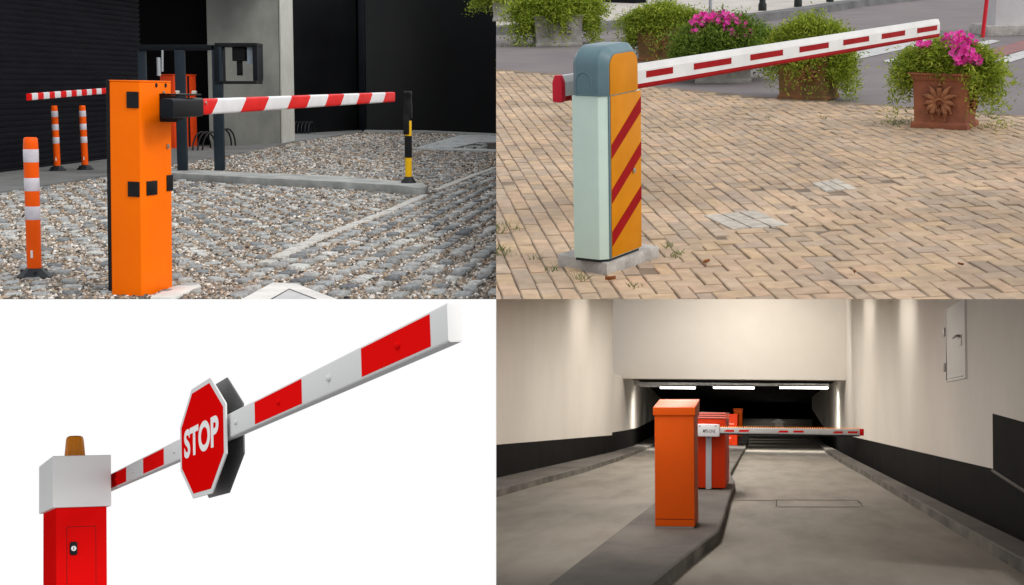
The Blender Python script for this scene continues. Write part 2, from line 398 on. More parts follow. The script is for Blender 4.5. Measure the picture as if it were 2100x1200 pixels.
rng = np.random.default_rng(7); random.seed(7)
def stage_proj(S, P):
    c = (P - np.array([0, 0, S.h])) @ S.B
    return RX / 2 + FPX * c[:, 0] / -c[:, 2], RY / 2 - FPX * c[:, 1] / -c[:, 2]

def tfrac(S, xs, P, Q, Y0):
    """fractions along the bar P-Q (stage coordinates) that lie on the given columns of the photograph"""
    out = []
    for x in xs:
        lo, hi = 0, 1
        for _ in range(40):
            mid = (lo + hi) / 2; q = np.array(P) * (1 - mid) + np.array(Q) * mid
            if stage_proj(S, q[None])[0][0] < x: lo = mid
            else: hi = mid
        out.append(lo)
    return out

def rrect(hw, hh, r_, n=3):
    pts = []
    for cx, cy, a0 in ((hw - r_, hh - r_, 0), (-hw + r_, hh - r_, 90), (-hw + r_, -hh + r_, 180), (hw - r_, -hh + r_, 270)):
        for k in range(n + 1):
            a = R(a0 + 90 * k / n); pts.append((cx + r_ * math.cos(a), cy + r_ * math.sin(a)))
    return pts

# =================================================================== gravel yard
S = TL; G = S.g; WT = S.world()
CUT_TL = [(TL, [('y', YS, '<')])]

def ground_poly(name, S, px, Z, mats, clip=None, thick=0.0, kind='structure', bevel=0, n_sub=0):
    b = MB(); P = [S.g(x, y, Z) for x, y in px]
    if thick: b.extr([(p[0], p[1], Z - thick) for p in P], (0, 0, thick))
    else: b.add(P, [tuple(range(len(P)))])
    o = b.build(name, mats, matrix=S.world(), clip=clip, bevel=bevel, smooth=30)
    if kind: o['kind'] = kind
    return o

# bed of the yard; it runs on a little to the right, under the raised brick square
b = MB(); b.add([(-9, 6.5, 0), (3.5, 6.5, 0), (3.5, 60, 0), (-9, 60, 0)], [(0, 1, 2, 3)])
o = b.build('gravel_ground', 'gravelbase', matrix=WT, clip=CUT_TL); o['kind'] = 'structure'

# pebbles: one loose mass of little stones
def pebble_field(n_tries):
    y = 7.6 * (36 / 7.6) ** rng.random(n_tries)                      # denser near the camera
    keep = rng.random(n_tries) < np.clip(1.0, 0, 1)
    x = rng.uniform(-0.36, 0.012, n_tries) * y * 1.0
    P = np.stack([x, y, np.zeros(n_tries)], 1)[keep]
    u_, v_ = stage_proj(S, P)
    ok = (v_ < YS - 1) & (u_ > -60) & (u_ < XS + 6) & (P[:, 1] < 34)
    return P[ok], u_[ok], v_[ok]
P, pu, pv = pebble_field(230000)
# no pebbles on the pavement along the building, nor where the building stands
edge_x = [-80, 0, 43, 221, 384, 500, 605, 745, 1040]; edge_y = [402, 393, 386, 359, 331, 312, 290, 270, 277]
ok = pv > np.interp(pu, edge_x, edge_y) - 1
def inside(u_, v_, poly):
    r_ = np.zeros(len(u_), bool); n_ = len(poly)
    for i in range(n_):
        (x1_, y1_), (x2_, y2_) = poly[i], poly[(i + 1) % n_]
        c = (y1_ > v_) != (y2_ > v_); xi = x1_ + (v_ - y1_) / (y2_ - y1_ + 1e-9) * (x2_ - x1_); r_ ^= c & (u_ < xi)
    return r_
for poly in ([(845, 305), (943, 275.5), (1060, 276.5), (1060, 312), (985, 309)], [(470, 626), (500, 611), (560, 579), (608, 582), (690, 613), (725, 627)], [(330, 366), (330, 344), (500, 353), (820, 371), (880, 380), (878, 388), (858, 399), (820, 399), (500, 372)], [(300, 616), (352, 590), (404, 583), (414, 588), (372, 612)]):
    ok &= ~inside(pu, pv, poly)
su = np.interp(-pv, [-600, -545, -527, -490, -468, -428, -385, -345], [470, 540, 580, 655, 713, 815, 911, 1017]); sw = np.interp(pv, [345, 545], [7, 22])
ok &= ~((np.abs(pu - su) < sw * rng.uniform(.55, 1.0, len(pu))) & (pv > 344) & (pv < 548))
P, pu, pv = P[ok], pu[ok], pv[ok]
base_v = np.array([[1, 0, .05], [.5, .87, .0], [-.5, .87, .05], [-1, 0, .0], [-.5, -.87, .05], [.5, -.87, 0],
                   [.62, .05, .75], [-.3, .55, .85], [-.35, -.5, .8], [.05, 0, 1.0]])
bf = [(0, 1, 6), (1, 2, 7), (2, 3, 7), (3, 4, 8), (4, 5, 8), (5, 0, 6), (1, 7, 6), (3, 8, 7), (5, 6, 8), (6, 7, 9), (7, 8, 9), (8, 6, 9)]
n = len(P)
size = (0.0052 + 0.0080 * rng.random(n) ** 2.1) * (0.75 + P[:, 1] / 26)
ang = rng.uniform(0, 6.28, n); ca, sa = np.cos(ang), np.sin(ang)
V = np.repeat(base_v[None], n, 0) * (1 + rng.uniform(-.22, .22, (n, 10, 1)))
V[:, :, 0] *= (size * rng.uniform(.9, 1.5, n))[:, None]; V[:, :, 1] *= (size * rng.uniform(.8, 1.2, n))[:, None]
V[:, :, 2] *= (size * rng.uniform(.7, 1.25, n))[:, None]
X_ = V[:, :, 0] * ca[:, None] - V[:, :, 1] * sa[:, None]; Y_ = V[:, :, 0] * sa[:, None] + V[:, :, 1] * ca[:, None]
V = np.stack([X_, Y_, V[:, :, 2]], 2) + P[:, None, :]
F = (np.array(bf)[None] + (np.arange(n) * 10)[:, None, None]).reshape(-1)
me = raw_mesh('gravel', V.reshape(-1, 3), F, np.full(n * len(bf), 3))
o = link('gravel', me, 'pebble', smooth=0, matrix=WT); o['kind'] = 'stuff'

# granite setts standing a little out of the gravel, in rows
def sett_mesh(cells):
    """cells: (x, y, half length along a, half width along b, angle, height)"""
    vs_, fs = [], []; 
    top = [(.93, .80), (.80, .93), (-.80, .93), (-.93, .80), (-.93, -.80), (-.80, -.93), (.80, -.93), (.93, -.80)]
    bot = [(1, .9), (.9, 1), (-.9, 1), (-1, .9), (-1, -.9), (-.9, -1), (.9, -1), (1, -.9)]
    for (x, y, a, b_, th, h, tilt) in cells:
        o_ = len(vs_); c, s_ = math.cos(th), math.sin(th)
        for ring, z, sc in ((bot, 0, 1), (bot, h * .62, 1.0), (top, h, .96)):
            for (q, r_) in ring:
                q2, r2 = q * a * sc + random.uniform(-.05, .05) * a, r_ * b_ * sc + random.uniform(-.05, .05) * b_
                zz = max(0, z + (tilt * q2 if z else 0) + (random.uniform(-.12, .12) * h if z else 0))
                vs_.append((x + c * q2 - s_ * r2, y + s_ * q2 + c * r2, zz))
        for i in range(2):
            for k in range(8):
                k2 = (k + 1) % 8; fs.append((o_ + i * 8 + k, o_ + i * 8 + k2, o_ + i * 8 + 8 + k2, o_ + i * 8 + 8 + k))
        fs.append(tuple(o_ + 16 + k for k in range(8)))
    lp = [i for f in fs for i in f]
    return raw_mesh('cobblestones', vs_, lp, [len(f) for f in fs])

strip_px = [(540, 545), (580, 527), (655, 490), (713, 468), (815, 428), (911, 385), (1017, 345)]
strip_line = [G(*p) for p in strip_px]
sxs, sys_ = [p[0] for p in strip_px], [p[1] for p in strip_px]
cells = []
kerb_front = ([340, 500, 820, 860, 880], [362, 371, 398, 398, 384]); kerb_back = ([340, 500, 820, 872], [346, 354, 372, 380])
def on_kerb(u_, v_): return 330 < u_ < 884 and np.interp(u_, *kerb_back) - 4 < v_ < np.interp(u_, *kerb_front) + 2
# right of the mortar strip: rows that run along the strip
d1 = strip_line[-1] - strip_line[0]; th1 = math.atan2(d1[1], d1[0]); e1 = np.array([math.cos(th1), math.sin(th1)])
e2 = np.array([e1[1], -e1[0]])
o0 = strip_line[0][:2] - e1 * 3
for r_ in range(1, 34):
    for k in range(0, 150):
        q = o0 + e2 * (r_ * .155 - .05) + e1 * (k * .235 + (r_ % 2) * .11) + np.array([random.uniform(-.009, .009), random.uniform(-.03, .03)])
        if q[1] < 7.2 or q[1] > 33: continue
        u_, v_ = S.proj(np.array([q[0], q[1], 0.0])) if hasattr(S, 'proj') else [a_[0] for a_ in stage_proj(S, np.array([[q[0], q[1], 0.0]]))]
        if v_ > YS - 2 or u_ > XS + 5 or u_ < np.interp(-v_, [-600] + [-y for y in sys_], [450] + sxs) + 14: continue
        if on_kerb(u_, v_) or random.random() < .08: continue
        cells.append((q[0], q[1], .037 * random.uniform(.8, 1.2), .058 * random.uniform(.75, 1.2), math.radians(random.gauss(-10, 7)), random.uniform(.018, .030), random.uniform(-.06, .06)))
# left of it: the same setts in broken rows
for r_ in range(0, 150):
    yy = 7.55 + r_ * .215
    for k in range(0, 120):
        x = -9 + k * .15 + (r_ % 2) * .075 + random.uniform(-.012, .012); y = yy + random.uniform(-.035, .035) + x * .12
        if y < 7.5 or y > 32: continue
        u_, v_ = [a_[0] for a_ in stage_proj(S, np.array([[x, y, 0.0]]))]
        if v_ > YS - 2 or u_ < -40 or v_ < np.interp(u_, edge_x, edge_y) + 3: continue
        if u_ > np.interp(-v_, [-600] + [-y for y in sys_], [450] + sxs) - 16 or on_kerb(u_, v_) or random.random() < .22: continue
        if v_ < 350 and random.random() < .35: continue
        cells.append((x, y, .035 * random.uniform(.7, 1.3), .050 * random.uniform(.7, 1.2), math.radians(random.gauss(6, 10)), random.uniform(.014, .026), random.uniform(-.06, .06)))
o = link('cobblestones', sett_mesh(cells), 'sett', smooth=0, matrix=WT); o['kind'] = 'structure'

# crumbling mortar strip between the two fields of setts
b = MB(); wv = .05
lx = []
for i in range(len(strip_line) - 1):
    nseg = 9
    for k in range(nseg):
        t = k / nseg; p = strip_line[i] * (1 - t) + strip_line[i + 1] * t; lx.append(p[:2])
lx.append(strip_line[-1][:2])
ringL = [p - e2 * (wv + random.uniform(-.014, .010)) for p in lx]; ringR = [p + e2 * (wv + random.uniform(-.014, .012)) for p in lx]
for i in range(len(lx) - 1):
    if i in (4, 5, 41, 42): continue
    z0, z1 = .016 + random.uniform(-.004, .004), .016
    A, B_, C_, D_ = ringL[i], ringR[i], ringR[i + 1], ringL[i + 1]
    b.add([(*A, 0), (*B_, 0), (*C_, 0), (*D_, 0), (*(A * .9 + B_ * .1), z0), (*(A * .1 + B_ * .9), z0), (*(D_ * .1 + C_ * .9), z0), (*(D_ * .9 + C_ * .1), z0)],
          [(4, 5, 6, 7), (0, 1, 5, 4), (1, 2, 6, 5), (2, 3, 7, 6), (3, 0, 4, 7)])
o = b.build('mortar_strip', 'strip', matrix=WT); o['kind'] = 'structure'

# pavement along the building and pale slabs at the back
ground_poly('pavement', S, [(-90, 404), (0, 393), (43, 386), (221, 359), (384, 331), (500, 312), (605, 290), (745, 270.5), (740, 266), (603, 272), (575, 279), (500, 285), (434, 290), (278, 295), (221, 318), (0, 345), (-90, 356)], .03, 'pave', thick=.05)
ground_poly('concrete_path', S, [(847, 304.5), (943, 276.5), (1060, 277.5), (1060, 291), (985, 291), (927, 303.5)], .02, 'slab', thick=.03)
ground_poly('concrete_path', S, [(847, 305.5), (1060, 311), (1060, 307.5), (928, 304)], .024, 'slab', thick=.03)
ground_poly('wall_kerb', S, [(745, 270), (900, 270.5), (1060, 279), (1060, 275.5), (900, 267.5), (748, 266.5)], .04, 'kerb', thick=.06)

# raised kerb island under the steel frame
KZ = .085
ground_poly('kerb', S, [(330, 353), (500, 363), (700, 372.5), (820, 380), (858, 384.5), (872, 384), (878, 380.5), (868, 376), (820, 371), (700, 360.5), (500, 353), (330, 344)], KZ, 'kerb', thick=KZ + .01, bevel=.012)

# white painted concrete in the corner at the bottom
b = MB(); Zs = .035
P = [G(x, y, Zs) for x, y in ((470, 626), (500, 611), (560, 579), (608, 582), (690, 613), (725, 627))]
b.extr([(p[0], p[1], 0) for p in P], (0, 0, Zs))
slab = b.build('drain_surround', 'whiteconc', matrix=WT, clip=CUT_TL, smooth=0)
tag(slab, 'white painted concrete slab corner cut by the bottom edge in the gravel', 'concrete slab')
for nm, mt_, dz, pts in (('seam', 'ink', .002, ((551, 616), (593, 592.5), (655, 616))), ('cover', 'greypanel', .004, ((558, 616), (593, 595.5), (646, 616)))):
    b = MB(); b.extr([G(x, y, Zs) - np.array([0, 0, .002]) for x, y in pts], (0, 0, dz + .002)); b.build(nm, mt_, slab, clip=CUT_TL, smooth=0)

# --- black building
def wall_from(name, S, px0, px1, height, thick, mt_, label, cat, profile=None, bevel=0, z0=0.0):
    A, B_ = S.g(*px0), S.g(*px1); d = B_ - A; ln = np.linalg.norm(d[:2]); yaw = math.atan2(d[1], d[0])
    b = MB()
    if profile:
        st = profile; nz = int(height / st); pts = []
        for i in range(nz):
            z = i * st; pts += [(0, -.006, z), (0, -.034, z + st * .78), (0, -.002, z + st * .88)]
        pts += [(0, -.006, nz * st), (0, thick, nz * st), (0, thick, 0)]
        b.extr(pts, (ln, 0, 0))
    else: b.box(0, ln, 0, thick, z0, height)
    o = b.build(name, mt_, matrix=place(S, A, yaw), bevel=bevel, smooth=20)
    return tag(o, label, cat)
wall_from('cladding_wall', S, (-120, 374), (291, 321.5), 2.9, .2, 'cladding', 'long black wall of horizontal cladding boards behind the orange bollards', 'wall', profile=.068)
wall_from('wall_panel', S, (278, 301), (434, 300.5), 2.9, .2, 'blackwall', 'plain black recessed wall between the cladding boards and the concrete pillar', 'wall')
A, B1, B2 = G(430, 304), G(577, 297), G(602, 292)
b = MB(); b.prism([(A[0], A[1]), (B1[0], B1[1]), (B2[0], B2[1]), (A[0] + (B2[0] - B1[0]), A[1] + (B2[1] - B1[1]))], .0, 2.9)
o = b.build('concrete_pillar', 'concwall', matrix=WT, bevel=.012)
tag(o, 'wide grey cast concrete pillar standing between the black walls', 'pillar')
q = MB(); dd = (B2 - B1) / np.linalg.norm(B2 - B1); nn_ = np.array([dd[1], -dd[0], 0]) * .025  # thin paler slab paints the brighter, lit side of the pillar
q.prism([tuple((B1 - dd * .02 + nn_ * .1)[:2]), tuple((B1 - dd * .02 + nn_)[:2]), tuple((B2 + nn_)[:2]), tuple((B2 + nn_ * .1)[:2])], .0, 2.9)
q = q.build('lit_side', 'litconc', o, smooth=0); q['label'] = 'pale slab painting the lit right side'
wall_from('recessed_wall', S, (575, 279), (742, 269), 3.4, .25, 'blackwall', 'black recessed wall to the right of the concrete pillar', 'wall')
A = G(744, 269.5); b = MB(); b.box(-.075, .075, -.06, .12, 0, 3.4)
o = b.build('wall_post', 'darksteel', matrix=place(S, A, 0), bevel=.01); tag(o, 'dark steel corner post where two black walls meet', 'post')
wall_from('end_wall', S, (750, 265.5), (1300, 291), 3.4, .25, 'blackwall', 'large plain black wall above the pale kerb at the back of the yard', 'wall')
# added dark soffit, out of the picture, shaped to shade the recess and pillar
b = MB(); b.prism([(-9.5, 12.5), (-6.0, 14.5), (-4.6, 21.5), (-3.45, 26.0), tuple(G(578, 297)[:2]), tuple(G(578, 290)[:2]), (-8, 31)], 2.905, 3.02)
o = b.build('added_soffit', 'blackwall', matrix=WT); tag(o, 'unseen soffit added to shade the recess and pillar', 'added_soffit')

# --- orange barrier in front
yaw = R(72); base = G(291, 610); RO = R(1.15)
bar = thing('traffic_barrier', 'large orange barrier cabinet with black pads and striped boom, standing on gravel', 'barrier', S, base, yaw, 'orange barriers in the yard', RO)
dR, dL = np.array([math.cos(yaw), math.sin(yaw), 0]), np.array([-math.sin(yaw), math.cos(yaw), 0])
A_ = tfrac(S, [354], base, base + dR * 2, 0)[0] * 2; B_ = (1 - tfrac(S, [229], base + dL, base, 0)[0]); H_ = 1.056
b = MB(); b.box(0, A_, 0, B_, 0, H_ - .008); b.build('cabinet', 'orange', bar, bevel=.008, seg=3)
b = MB(); b.box(.0, A_, .0, B_, H_ - .0075, H_); b.build('lid', 'orange', bar, bevel=.002)
b = MB(); b.box(.004, A_ - .01, B_ + .001, B_ + .022, .02, H_); b.build('rear_panel', 'black', bar, bevel=.004)
def pad(x0, x1, y0, y1, z0, z1):
    q = MB(); q.box(x0, x1, y0, y1, z0, z1); q.build('rubber_pad', 'black', bar, bevel=.006, seg=3)
pad(-.006, -.0005, .006, .072, .923, 1.002); pad(-.006, -.0005, .006, .070, .493, .567)
fx_ = lambda px: tfrac(S, [px], base + np.array([0, 0, .6]), base + np.array([0, 0, .6]) + dR * A_, 0)[0] * A_
pad(fx_(294.5), fx_(316), -.006, -.0005, .497, .567); pad(fx_(336), A_ + .004, -.006, -.0005, .508, .588)
for px in (321, 340):
    q = MB(); x = fx_(px) - .02; q.tube([(x, -.002, 1.034), (x, .004, 1.034)], .011, 12); q.build('screw_hole', 'black', bar, smooth=0)
for px, z, r_ in ((330, .998, .010), (338, .732, .013)):
    x = fx_(px); q = MB(); q.tube([(x, .002, z), (x, -.008, z)], r_, 14); q.tube([(x, -.008, z), (x, -.011, z)], r_ * .5, 10); q.build('lock', 'chrome', bar)
# boom
w1, w2 = S.at(403, 219.7, 8.25), S.at(805, 199, 13.6)
p1, p2 = loc(w1, base, yaw, RO), loc(w2, base, yaw, RO)
axd = (p2 - p1) / np.linalg.norm(p2 - p1); sd = np.cross(axd, [0, 0, 1.0])
p0 = p1 - axd * .47
sec = rrect(.022, .041, .012)
ts = [0, 433, 492, 539.5, 587, 626.5, 664, 696.5, 728.5, 755.5, 783, 805]
fr = [0.0] + tfrac(S, ts[1:-1], w1, w2, 0) + [1.0]
b = MB(); b.beam(p1, p2, sd, (0, 0, 1), sec, fr, lambda i, k: i % 2, slant=1.6)
b.build('boom', ['redfoil', 'whitefoil'], bar, smooth=40)
b = MB(); b.beam(p0, p1 + axd * .02, sd, (0, 0, 1), rrect(.032, .047, .014), [0, 1], lambda i, k: 0)
b.build('boom_clamp', 'darksteel', bar, bevel=.004)
fR = np.array([math.cos(yaw), math.sin(yaw), 0]); f0 = base + np.array([0, 0, .92])
t0, t1, t2 = [q * A_ for q in tfrac(S, [318.5, 331, 352], f0, f0 + fR * A_, 0)]
b = MB(); b.box(t0, t0 + .012, -.10, -.004, .855, .985); b.box(t0 + .012, t2 + .06, -.03, -.002, .862, .975); b.box(t0, t2 + .10, -.115, -.002, .986, .994)
b.build('mounting_bracket', 'black', bar, bevel=.002)
for xx in (t0 + .03, t2 + .08):
    b = MB(); b.lathe([(.013, .994), (.013, 1.006), (.008, 1.010)], 6, cx=xx, cy=-.085); b.build('bolt', 'chrome', bar)
b = MB(); b.tube([p1 + sd * .0225 + axd * .08 + np.array([0, 0, .020]), p1 + sd * .029 + axd * .08 + np.array([0, 0, .020])], .009, 10); b.build('bolt', 'chrome', bar)
# concrete footing next to it
b = MB(); P = [G(x, y, .012) for x, y in ((308, 611.5), (352, 590), (404, 583), (413, 588), (372, 606), (352, 612))]
b.extr([(p[0], p[1], 0) for p in P], (0, 0, .018))
o = b.build('concrete_footing', 'whiteconc', matrix=WT, clip=CUT_TL, bevel=.004); tag(o, 'pale concrete footing beside the base of the orange cabinet', 'footing')

# --- second barrier at the back
base2 = G(338, 308); yaw2 = R(80)
bar2 = thing('traffic_barrier', 'distant red-orange barrier cabinet half hidden behind the dark steel post', 'barrier', S, base2, yaw2, 'orange barriers in the yard')
b = MB(); L2_ = tfrac(S, [385], base2, base2 + np.array([math.cos(yaw2), math.sin(yaw2), 0]) * 3, 0)[0] * 3; L2_ = min(max(L2_, .4), 1.2); b.box(0, L2_, -.17, .05, 0, 1.17); b.build('cabinet', 'orange2', bar2, bevel=.01)
b = MB(); b.box(-.01, L2_ + .01, -.18, .06, 1.17, 1.19); b.build('lid', 'orange2', bar2, bevel=.004)
b = MB(); b.box(.2 * L2_, .3 * L2_, -.176, -.1705, .02, 1.16); b.box(.6 * L2_, .68 * L2_, -.176, -.1705, .02, 1.16); b.build('door_seam', 'black', bar2, smooth=0)
q1, q2 = S.at(228, 185.5, 20.7), S.at(58, 199, 16.6)
bd = [0] + [1 - t for t in tfrac(S, [215, 205, 195, 185, 175, 164, 154, 143, 133, 121, 109, 98, 86, 74, 62][::1], q2, q1, 0)] + [1]
l1, l2 = loc(q1, base2, yaw2), loc(q2, base2, yaw2); ax2 = (l2 - l1) / np.linalg.norm(l2 - l1); sd2 = np.cross(ax2, [0, 0, 1.0])
b = MB(); b.beam(l1, l2, sd2, (0, 0, 1), rrect(.02, .036, .01), bd, lambda i, k: 1 if i % 2 == 0 else 0)
b.build('boom', ['redfoil', 'whitefoil'], bar2, smooth=40)
b = MB(); b.beam(l1 - ax2 * 2.8, l1, sd2, (0, 0, 1), rrect(.02, .036, .01), [0, 1], lambda i, k: 0); b.build('boom_root', 'whitefoil', bar2)

# --- orange flexible bollards
def make_bollard(label, S, base, roll):
    t = thing('delineator_post', label, 'bollard', S, base, 0, 'orange delineator posts with white bands', roll)
    b = MB(); b.lathe([(.102, 0), (.100, .012), (.048, .052), (.044, .058)], 8, rot=R(22)); b.build('base', 'blackrub', t, bevel=.003)
    for k in range(3):
        a = R(-70 + 120 * k); b = MB(); b.lathe([(.011, .030), (.011, .044), (.006, .047)], 8, cx=.07 * math.cos(a), cy=.07 * math.sin(a)); b.build('bolt', 'steelpost', t)
    H = .755; z = [.045, .318, .390, .472, .542, .625, .695]
    b = MB(); b.lathe([(.0385, z[0]), (.039, .30), (.0395, .69), (.0395, .70), (.038, .73), (.0365, .75), (.030, .757), (.024, .752)], 24); b.build('post', 'rubber_orange', t, smooth=50)
    for k in (1, 3, 5):
        b = MB(); b.lathe([(.0392, z[k]), (.0405, z[k] + .003), (.0405, z[k + 1] - .003), (.0392, z[k + 1])], 24); b.build('reflective_band', 'band', t, smooth=50)
    b = MB(); b.box(-.006, .006, -.0415, -.038, .115, .155); b.build('sticker', 'sticker', t)
    return t
bol = make_bollard('nearest orange bollard with three white bands, on the gravel left of the cabinet', S, G(71, 571), R(0.5))
dup(bol, place(S, G(118, 350, .03), 0, R(-1.0)), 'left one of the two far orange bollards on the pavement')
dup(bol, place(S, G(175, 348, .03), 0, R(-1.0)), 'right one of the two far orange bollards, nearer the cabinet')

# --- black and yellow bollard on the kerb
t = thing('bollard', 'black and yellow banded bollard at the end of the raised kerb', 'bollard', S, G(838, 375, KZ))
b = MB(); b.lathe([(.078, 0), (.074, .01), (.040, .055), (.036, .06)], 10); b.build('base', 'blackrub', t)
b = MB(); b.lathe([(.033, .04), (.033, .055), (.033, .250), (.033, .455), (.033, .60)], 20, mi=[1, 1, 0, 1]); b.build('post', ['black', 'yellow'], t, smooth=50)
b = MB(); b.lathe([(.036, .245), (.0365, .25), (.0365, .45), (.036, .455)], 20); b.build('black_band', 'black', t, smooth=50)
b = MB(); b.lathe([(.038, .62), (.040, .63), (.040, .76), (.036, .78), (.036, .84), (.040, .85), (.040, .875), (.03, .885)], 20)
b.box(-.045, .012, -.042, .0, .47, .66); b.build('top_sleeve', 'black', t, bevel=.003)

# --- dark steel frame on the kerb
Yf = G(370, 350, KZ)[1]
def fx(px, py): return S.at(px, py, Yf)
t = thing('steel_frame', 'dark steel frame of posts and beam carrying an open box above the kerb', 'frame', S, (fx(370, 350)[0], Yf, KZ))
o0_ = np.array([fx(370, 350)[0], Yf, KZ])
def part_box(nm, px0, px1, py0, py1, d0, d1_, mt_, parent=None, bev=.004):
    a, c = fx(px0, py1) - o0_, fx(px1, py0) - o0_
    q = MB(); q.box(a[0], c[0], d0, d1_, a[2], c[2]); return q.build(nm, mt_, parent or t, bevel=bev)
part_box('post', 363.5, 377, 100, 350, 0, .08, 'steelpost')
part_box('post', 439.5, 454, 93, 350, 0, .08, 'steelpost')
part_box('post', 288, 297, 104, 350, .02, .08, 'steelpost')
part_box('crossbeam', 284, 439, 92, 103, .0, .1, 'darksteel')
fr_ = part_box('box_frame', 440, 527, 88, 96, -.005, .42, 'black')
part_box('side_plate', 519, 527, 96.3, 166, -.004, .42, 'darksteel', fr_)
part_box('side_plate', 440.2, 448, 96.3, 166, -.006, .42, 'darksteel', fr_)
part_box('bottom_plate', 440.5, 526.5, 166.2, 172.5, -.005, .42, 'black', fr_)
part_box('sensor_housing', 473, 499, 96.3, 125, .1, .3, 'black')
part_box('sensor_bracket', 481, 491, 125.2, 155, .15, .22, 'black')
part_box('sensor_window', 504, 518, 96.3, 131, .1, .14, 'glassreflect')
b = MB(); c0, c1 = fx(333, 147) - o0_, fx(333, 103) - o0_; b.tube([c0, c1], .012, 8); c2 = fx(325, 118) - o0_
b.tube([c2, c2 + np.array([0, 0, -.2])], .022, 8); b.build('cable_conduit', 'polegrey', t)

# --- bicycle racks by the wall
def rack(label, px, hoops, hgt, wid, dx, mt_='black', yaw=0):
    base = G(*px); t = thing('bicycle_rack', label, 'bicycle rack', S, base, yaw, 'black bicycle racks by the building')
    for k in range(hoops):
        r_ = wid / 2; pts = [(k * dx, -r_, 0), (k * dx, -r_, hgt - r_ * .6)]
        for q in range(1, 8): a = math.pi * q / 8; pts.append((k * dx, -r_ * math.cos(a), hgt - r_ * .6 + r_ * .6 * math.sin(a)))
        pts += [(k * dx, r_, hgt - r_ * .6), (k * dx, r_, 0)]
        b = MB(); b.tube([(p[0] + p[1] * .12, p[1], p[2]) for p in pts], .014, 6); b.build('hoop', mt_, t, smooth=60)
    b = MB(); b.box(-.06, (hoops - 1) * dx + .06, -wid / 2 - .02, -wid / 2 + .03, 0, .025); b.build('base_rail', mt_, t)
    return t
rack('three black bicycle hoops in the dark recess left of the concrete pillar', (414, 310), 3, .30, .9, .075)
rack('two black bicycle hoops against the foot of the concrete pillar', (458, 305), 2, .32, .9, .065)
rack('row of black bicycle hoops in front of the recessed black wall', (609, 277), 5, .27, .5, .075, 'blackrub')
# =================================================================== brick square
S = TR; G = S.g; WT = S.world()
CUT_TR = [(TR, [('x', XS, '>'), ('y', YS, '<')])]
# road, pavement beyond it, kerb, crossing
def sheet(name, px, Z, m_): return ground_poly(name, S, px, Z, m_, clip=CUT_TR)
sheet('road', [(1000, 200), (2700, 330), (2800, -20), (1900, -60), (1000, -60)], 0.0, 'asphalt')
kb = [(980, 74), (1018, 72), (1120, 68.5), (1223, 64), (1290, 59.5), (1420, 53), (1550, 45), (1600, 40), (1650, 33), (1700, 25.5), (1750, 17), (1820, 8), (1889, 0), (2000, -14)]
K = [G(*p)[:2] for p in kb]
def smooth_line(P, n=6):
    out = []
    for i in range(len(P) - 1):
        p0, p1, p2, p3 = P[max(i - 1, 0)], P[i], P[i + 1], P[min(i + 2, len(P) - 1)]
        for k in range(n):
            t = k / n; out.append(.5 * ((2 * p1) + (-p0 + p2) * t + (2 * p0 - 5 * p1 + 4 * p2 - p3) * t * t + (-p0 + 3 * p1 - 3 * p2 + p3) * t ** 3))
    return out + [P[-1]]
K = smooth_line(K)
def offset_line(P, d):
    out = []
    for i in range(len(P)):
        t = P[min(i + 1, len(P) - 1)] - P[max(i - 1, 0)]; t = t / np.linalg.norm(t); out.append(P[i] + d * np.array([-t[1], t[0]]))
    return out
K2 = offset_line(K, .30)
b = MB(); n = len(K)
vs_ = [(*p, 0) for p in K] + [(*p, .115) for p in offset_line(K, .02)] + [(*p, .12) for p in K2]
b.add(vs_, [(i, i + 1, n + i + 1, n + i) for i in range(n - 1)] + [(n + i, n + i + 1, 2 * n + i + 1, 2 * n + i) for i in range(n - 1)])
o = b.build('road_kerb', 'kerbdark', matrix=WT, clip=CUT_TR); o['kind'] = 'structure'
b = MB(); vs_ = [(*p, .116) for p in K2] + [(p[0] * 1.0 - 1.0, p[1] + 12, .116) for p in K2]
b.add(vs_, [(i, i + 1, n + i + 1, n + i) for i in range(n - 1)]); o = b.build('pavement', 'paleflags', matrix=WT, clip=CUT_TR); o['kind'] = 'structure'
for px in ([(1700, 117), (1893, 80), (1930, 84), (1760, 121)], [(1812, 124), (1850, 116), (1862, 127), (1815, 128)], [(2010, 96), (2052, 84), (2034, 81.5), (1985, 90)], [(2030, 124), (2140, 92), (2140, 106), (2070, 128)]):
    sheet('road_marking', px, .006, 'roadwhite')
sheet('road_marking', [(2012, 108), (2140, 70), (2140, 90), (2030, 123)], .005, 'roadred')

# buff bricks: running bond at the back and left, herringbone at the front right
te = R(-79); E1 = np.array([math.cos(te), math.sin(te)]); E2 = np.array([-math.sin(te), math.cos(te)])
edge_b = [(900, 134), (1018, 143.5), (1170, 156.5), (1320, 177), (1560, 201), (1870, 222), (2097, 240), (2250, 253), (2700, 292)]
hx, hy = [1000, 1250, 1330, 1560, 1800, 2100, 2520], [700, 613, 545, 440, 372, 330, 320]
ex_, ey_ = [p[0] for p in edge_b], [p[1] for p in edge_b]
bricks = []
def uv(q): 
    a_, b_ = stage_proj(S, np.array([[q[0], q[1], .02]])); return a_[0], b_[0]
O0 = G(1500, 450)[:2]
def keep(u_, v_, herring):
    if u_ < XS - 60 or u_ > 2520 or v_ > YS + 30: return False
    if v_ < np.interp(u_, ex_, ey_) + 1: return False
    return (v_ > np.interp(u_, hx, hy)) == herring
for (blen, lo_, hi_) in ((.222, 385, 900), (.132, 0, 385)):           # the courses farther back are laid closer
    for i in range(-80, 170):
        for j in range(-90, 110):
            q = O0 + E2 * (i * .084) + E1 * (j * blen + (i % 2) * blen / 2)
            if q[1] < 6 or q[1] > 19: continue
            u_, v_ = uv(q)
            if lo_ <= v_ - .02 * (u_ - 1500) < hi_ and keep(u_, v_, False): bricks.append((q, E1, blen / 2 - .006, E2, .0385))
ux, uy = .080, .125
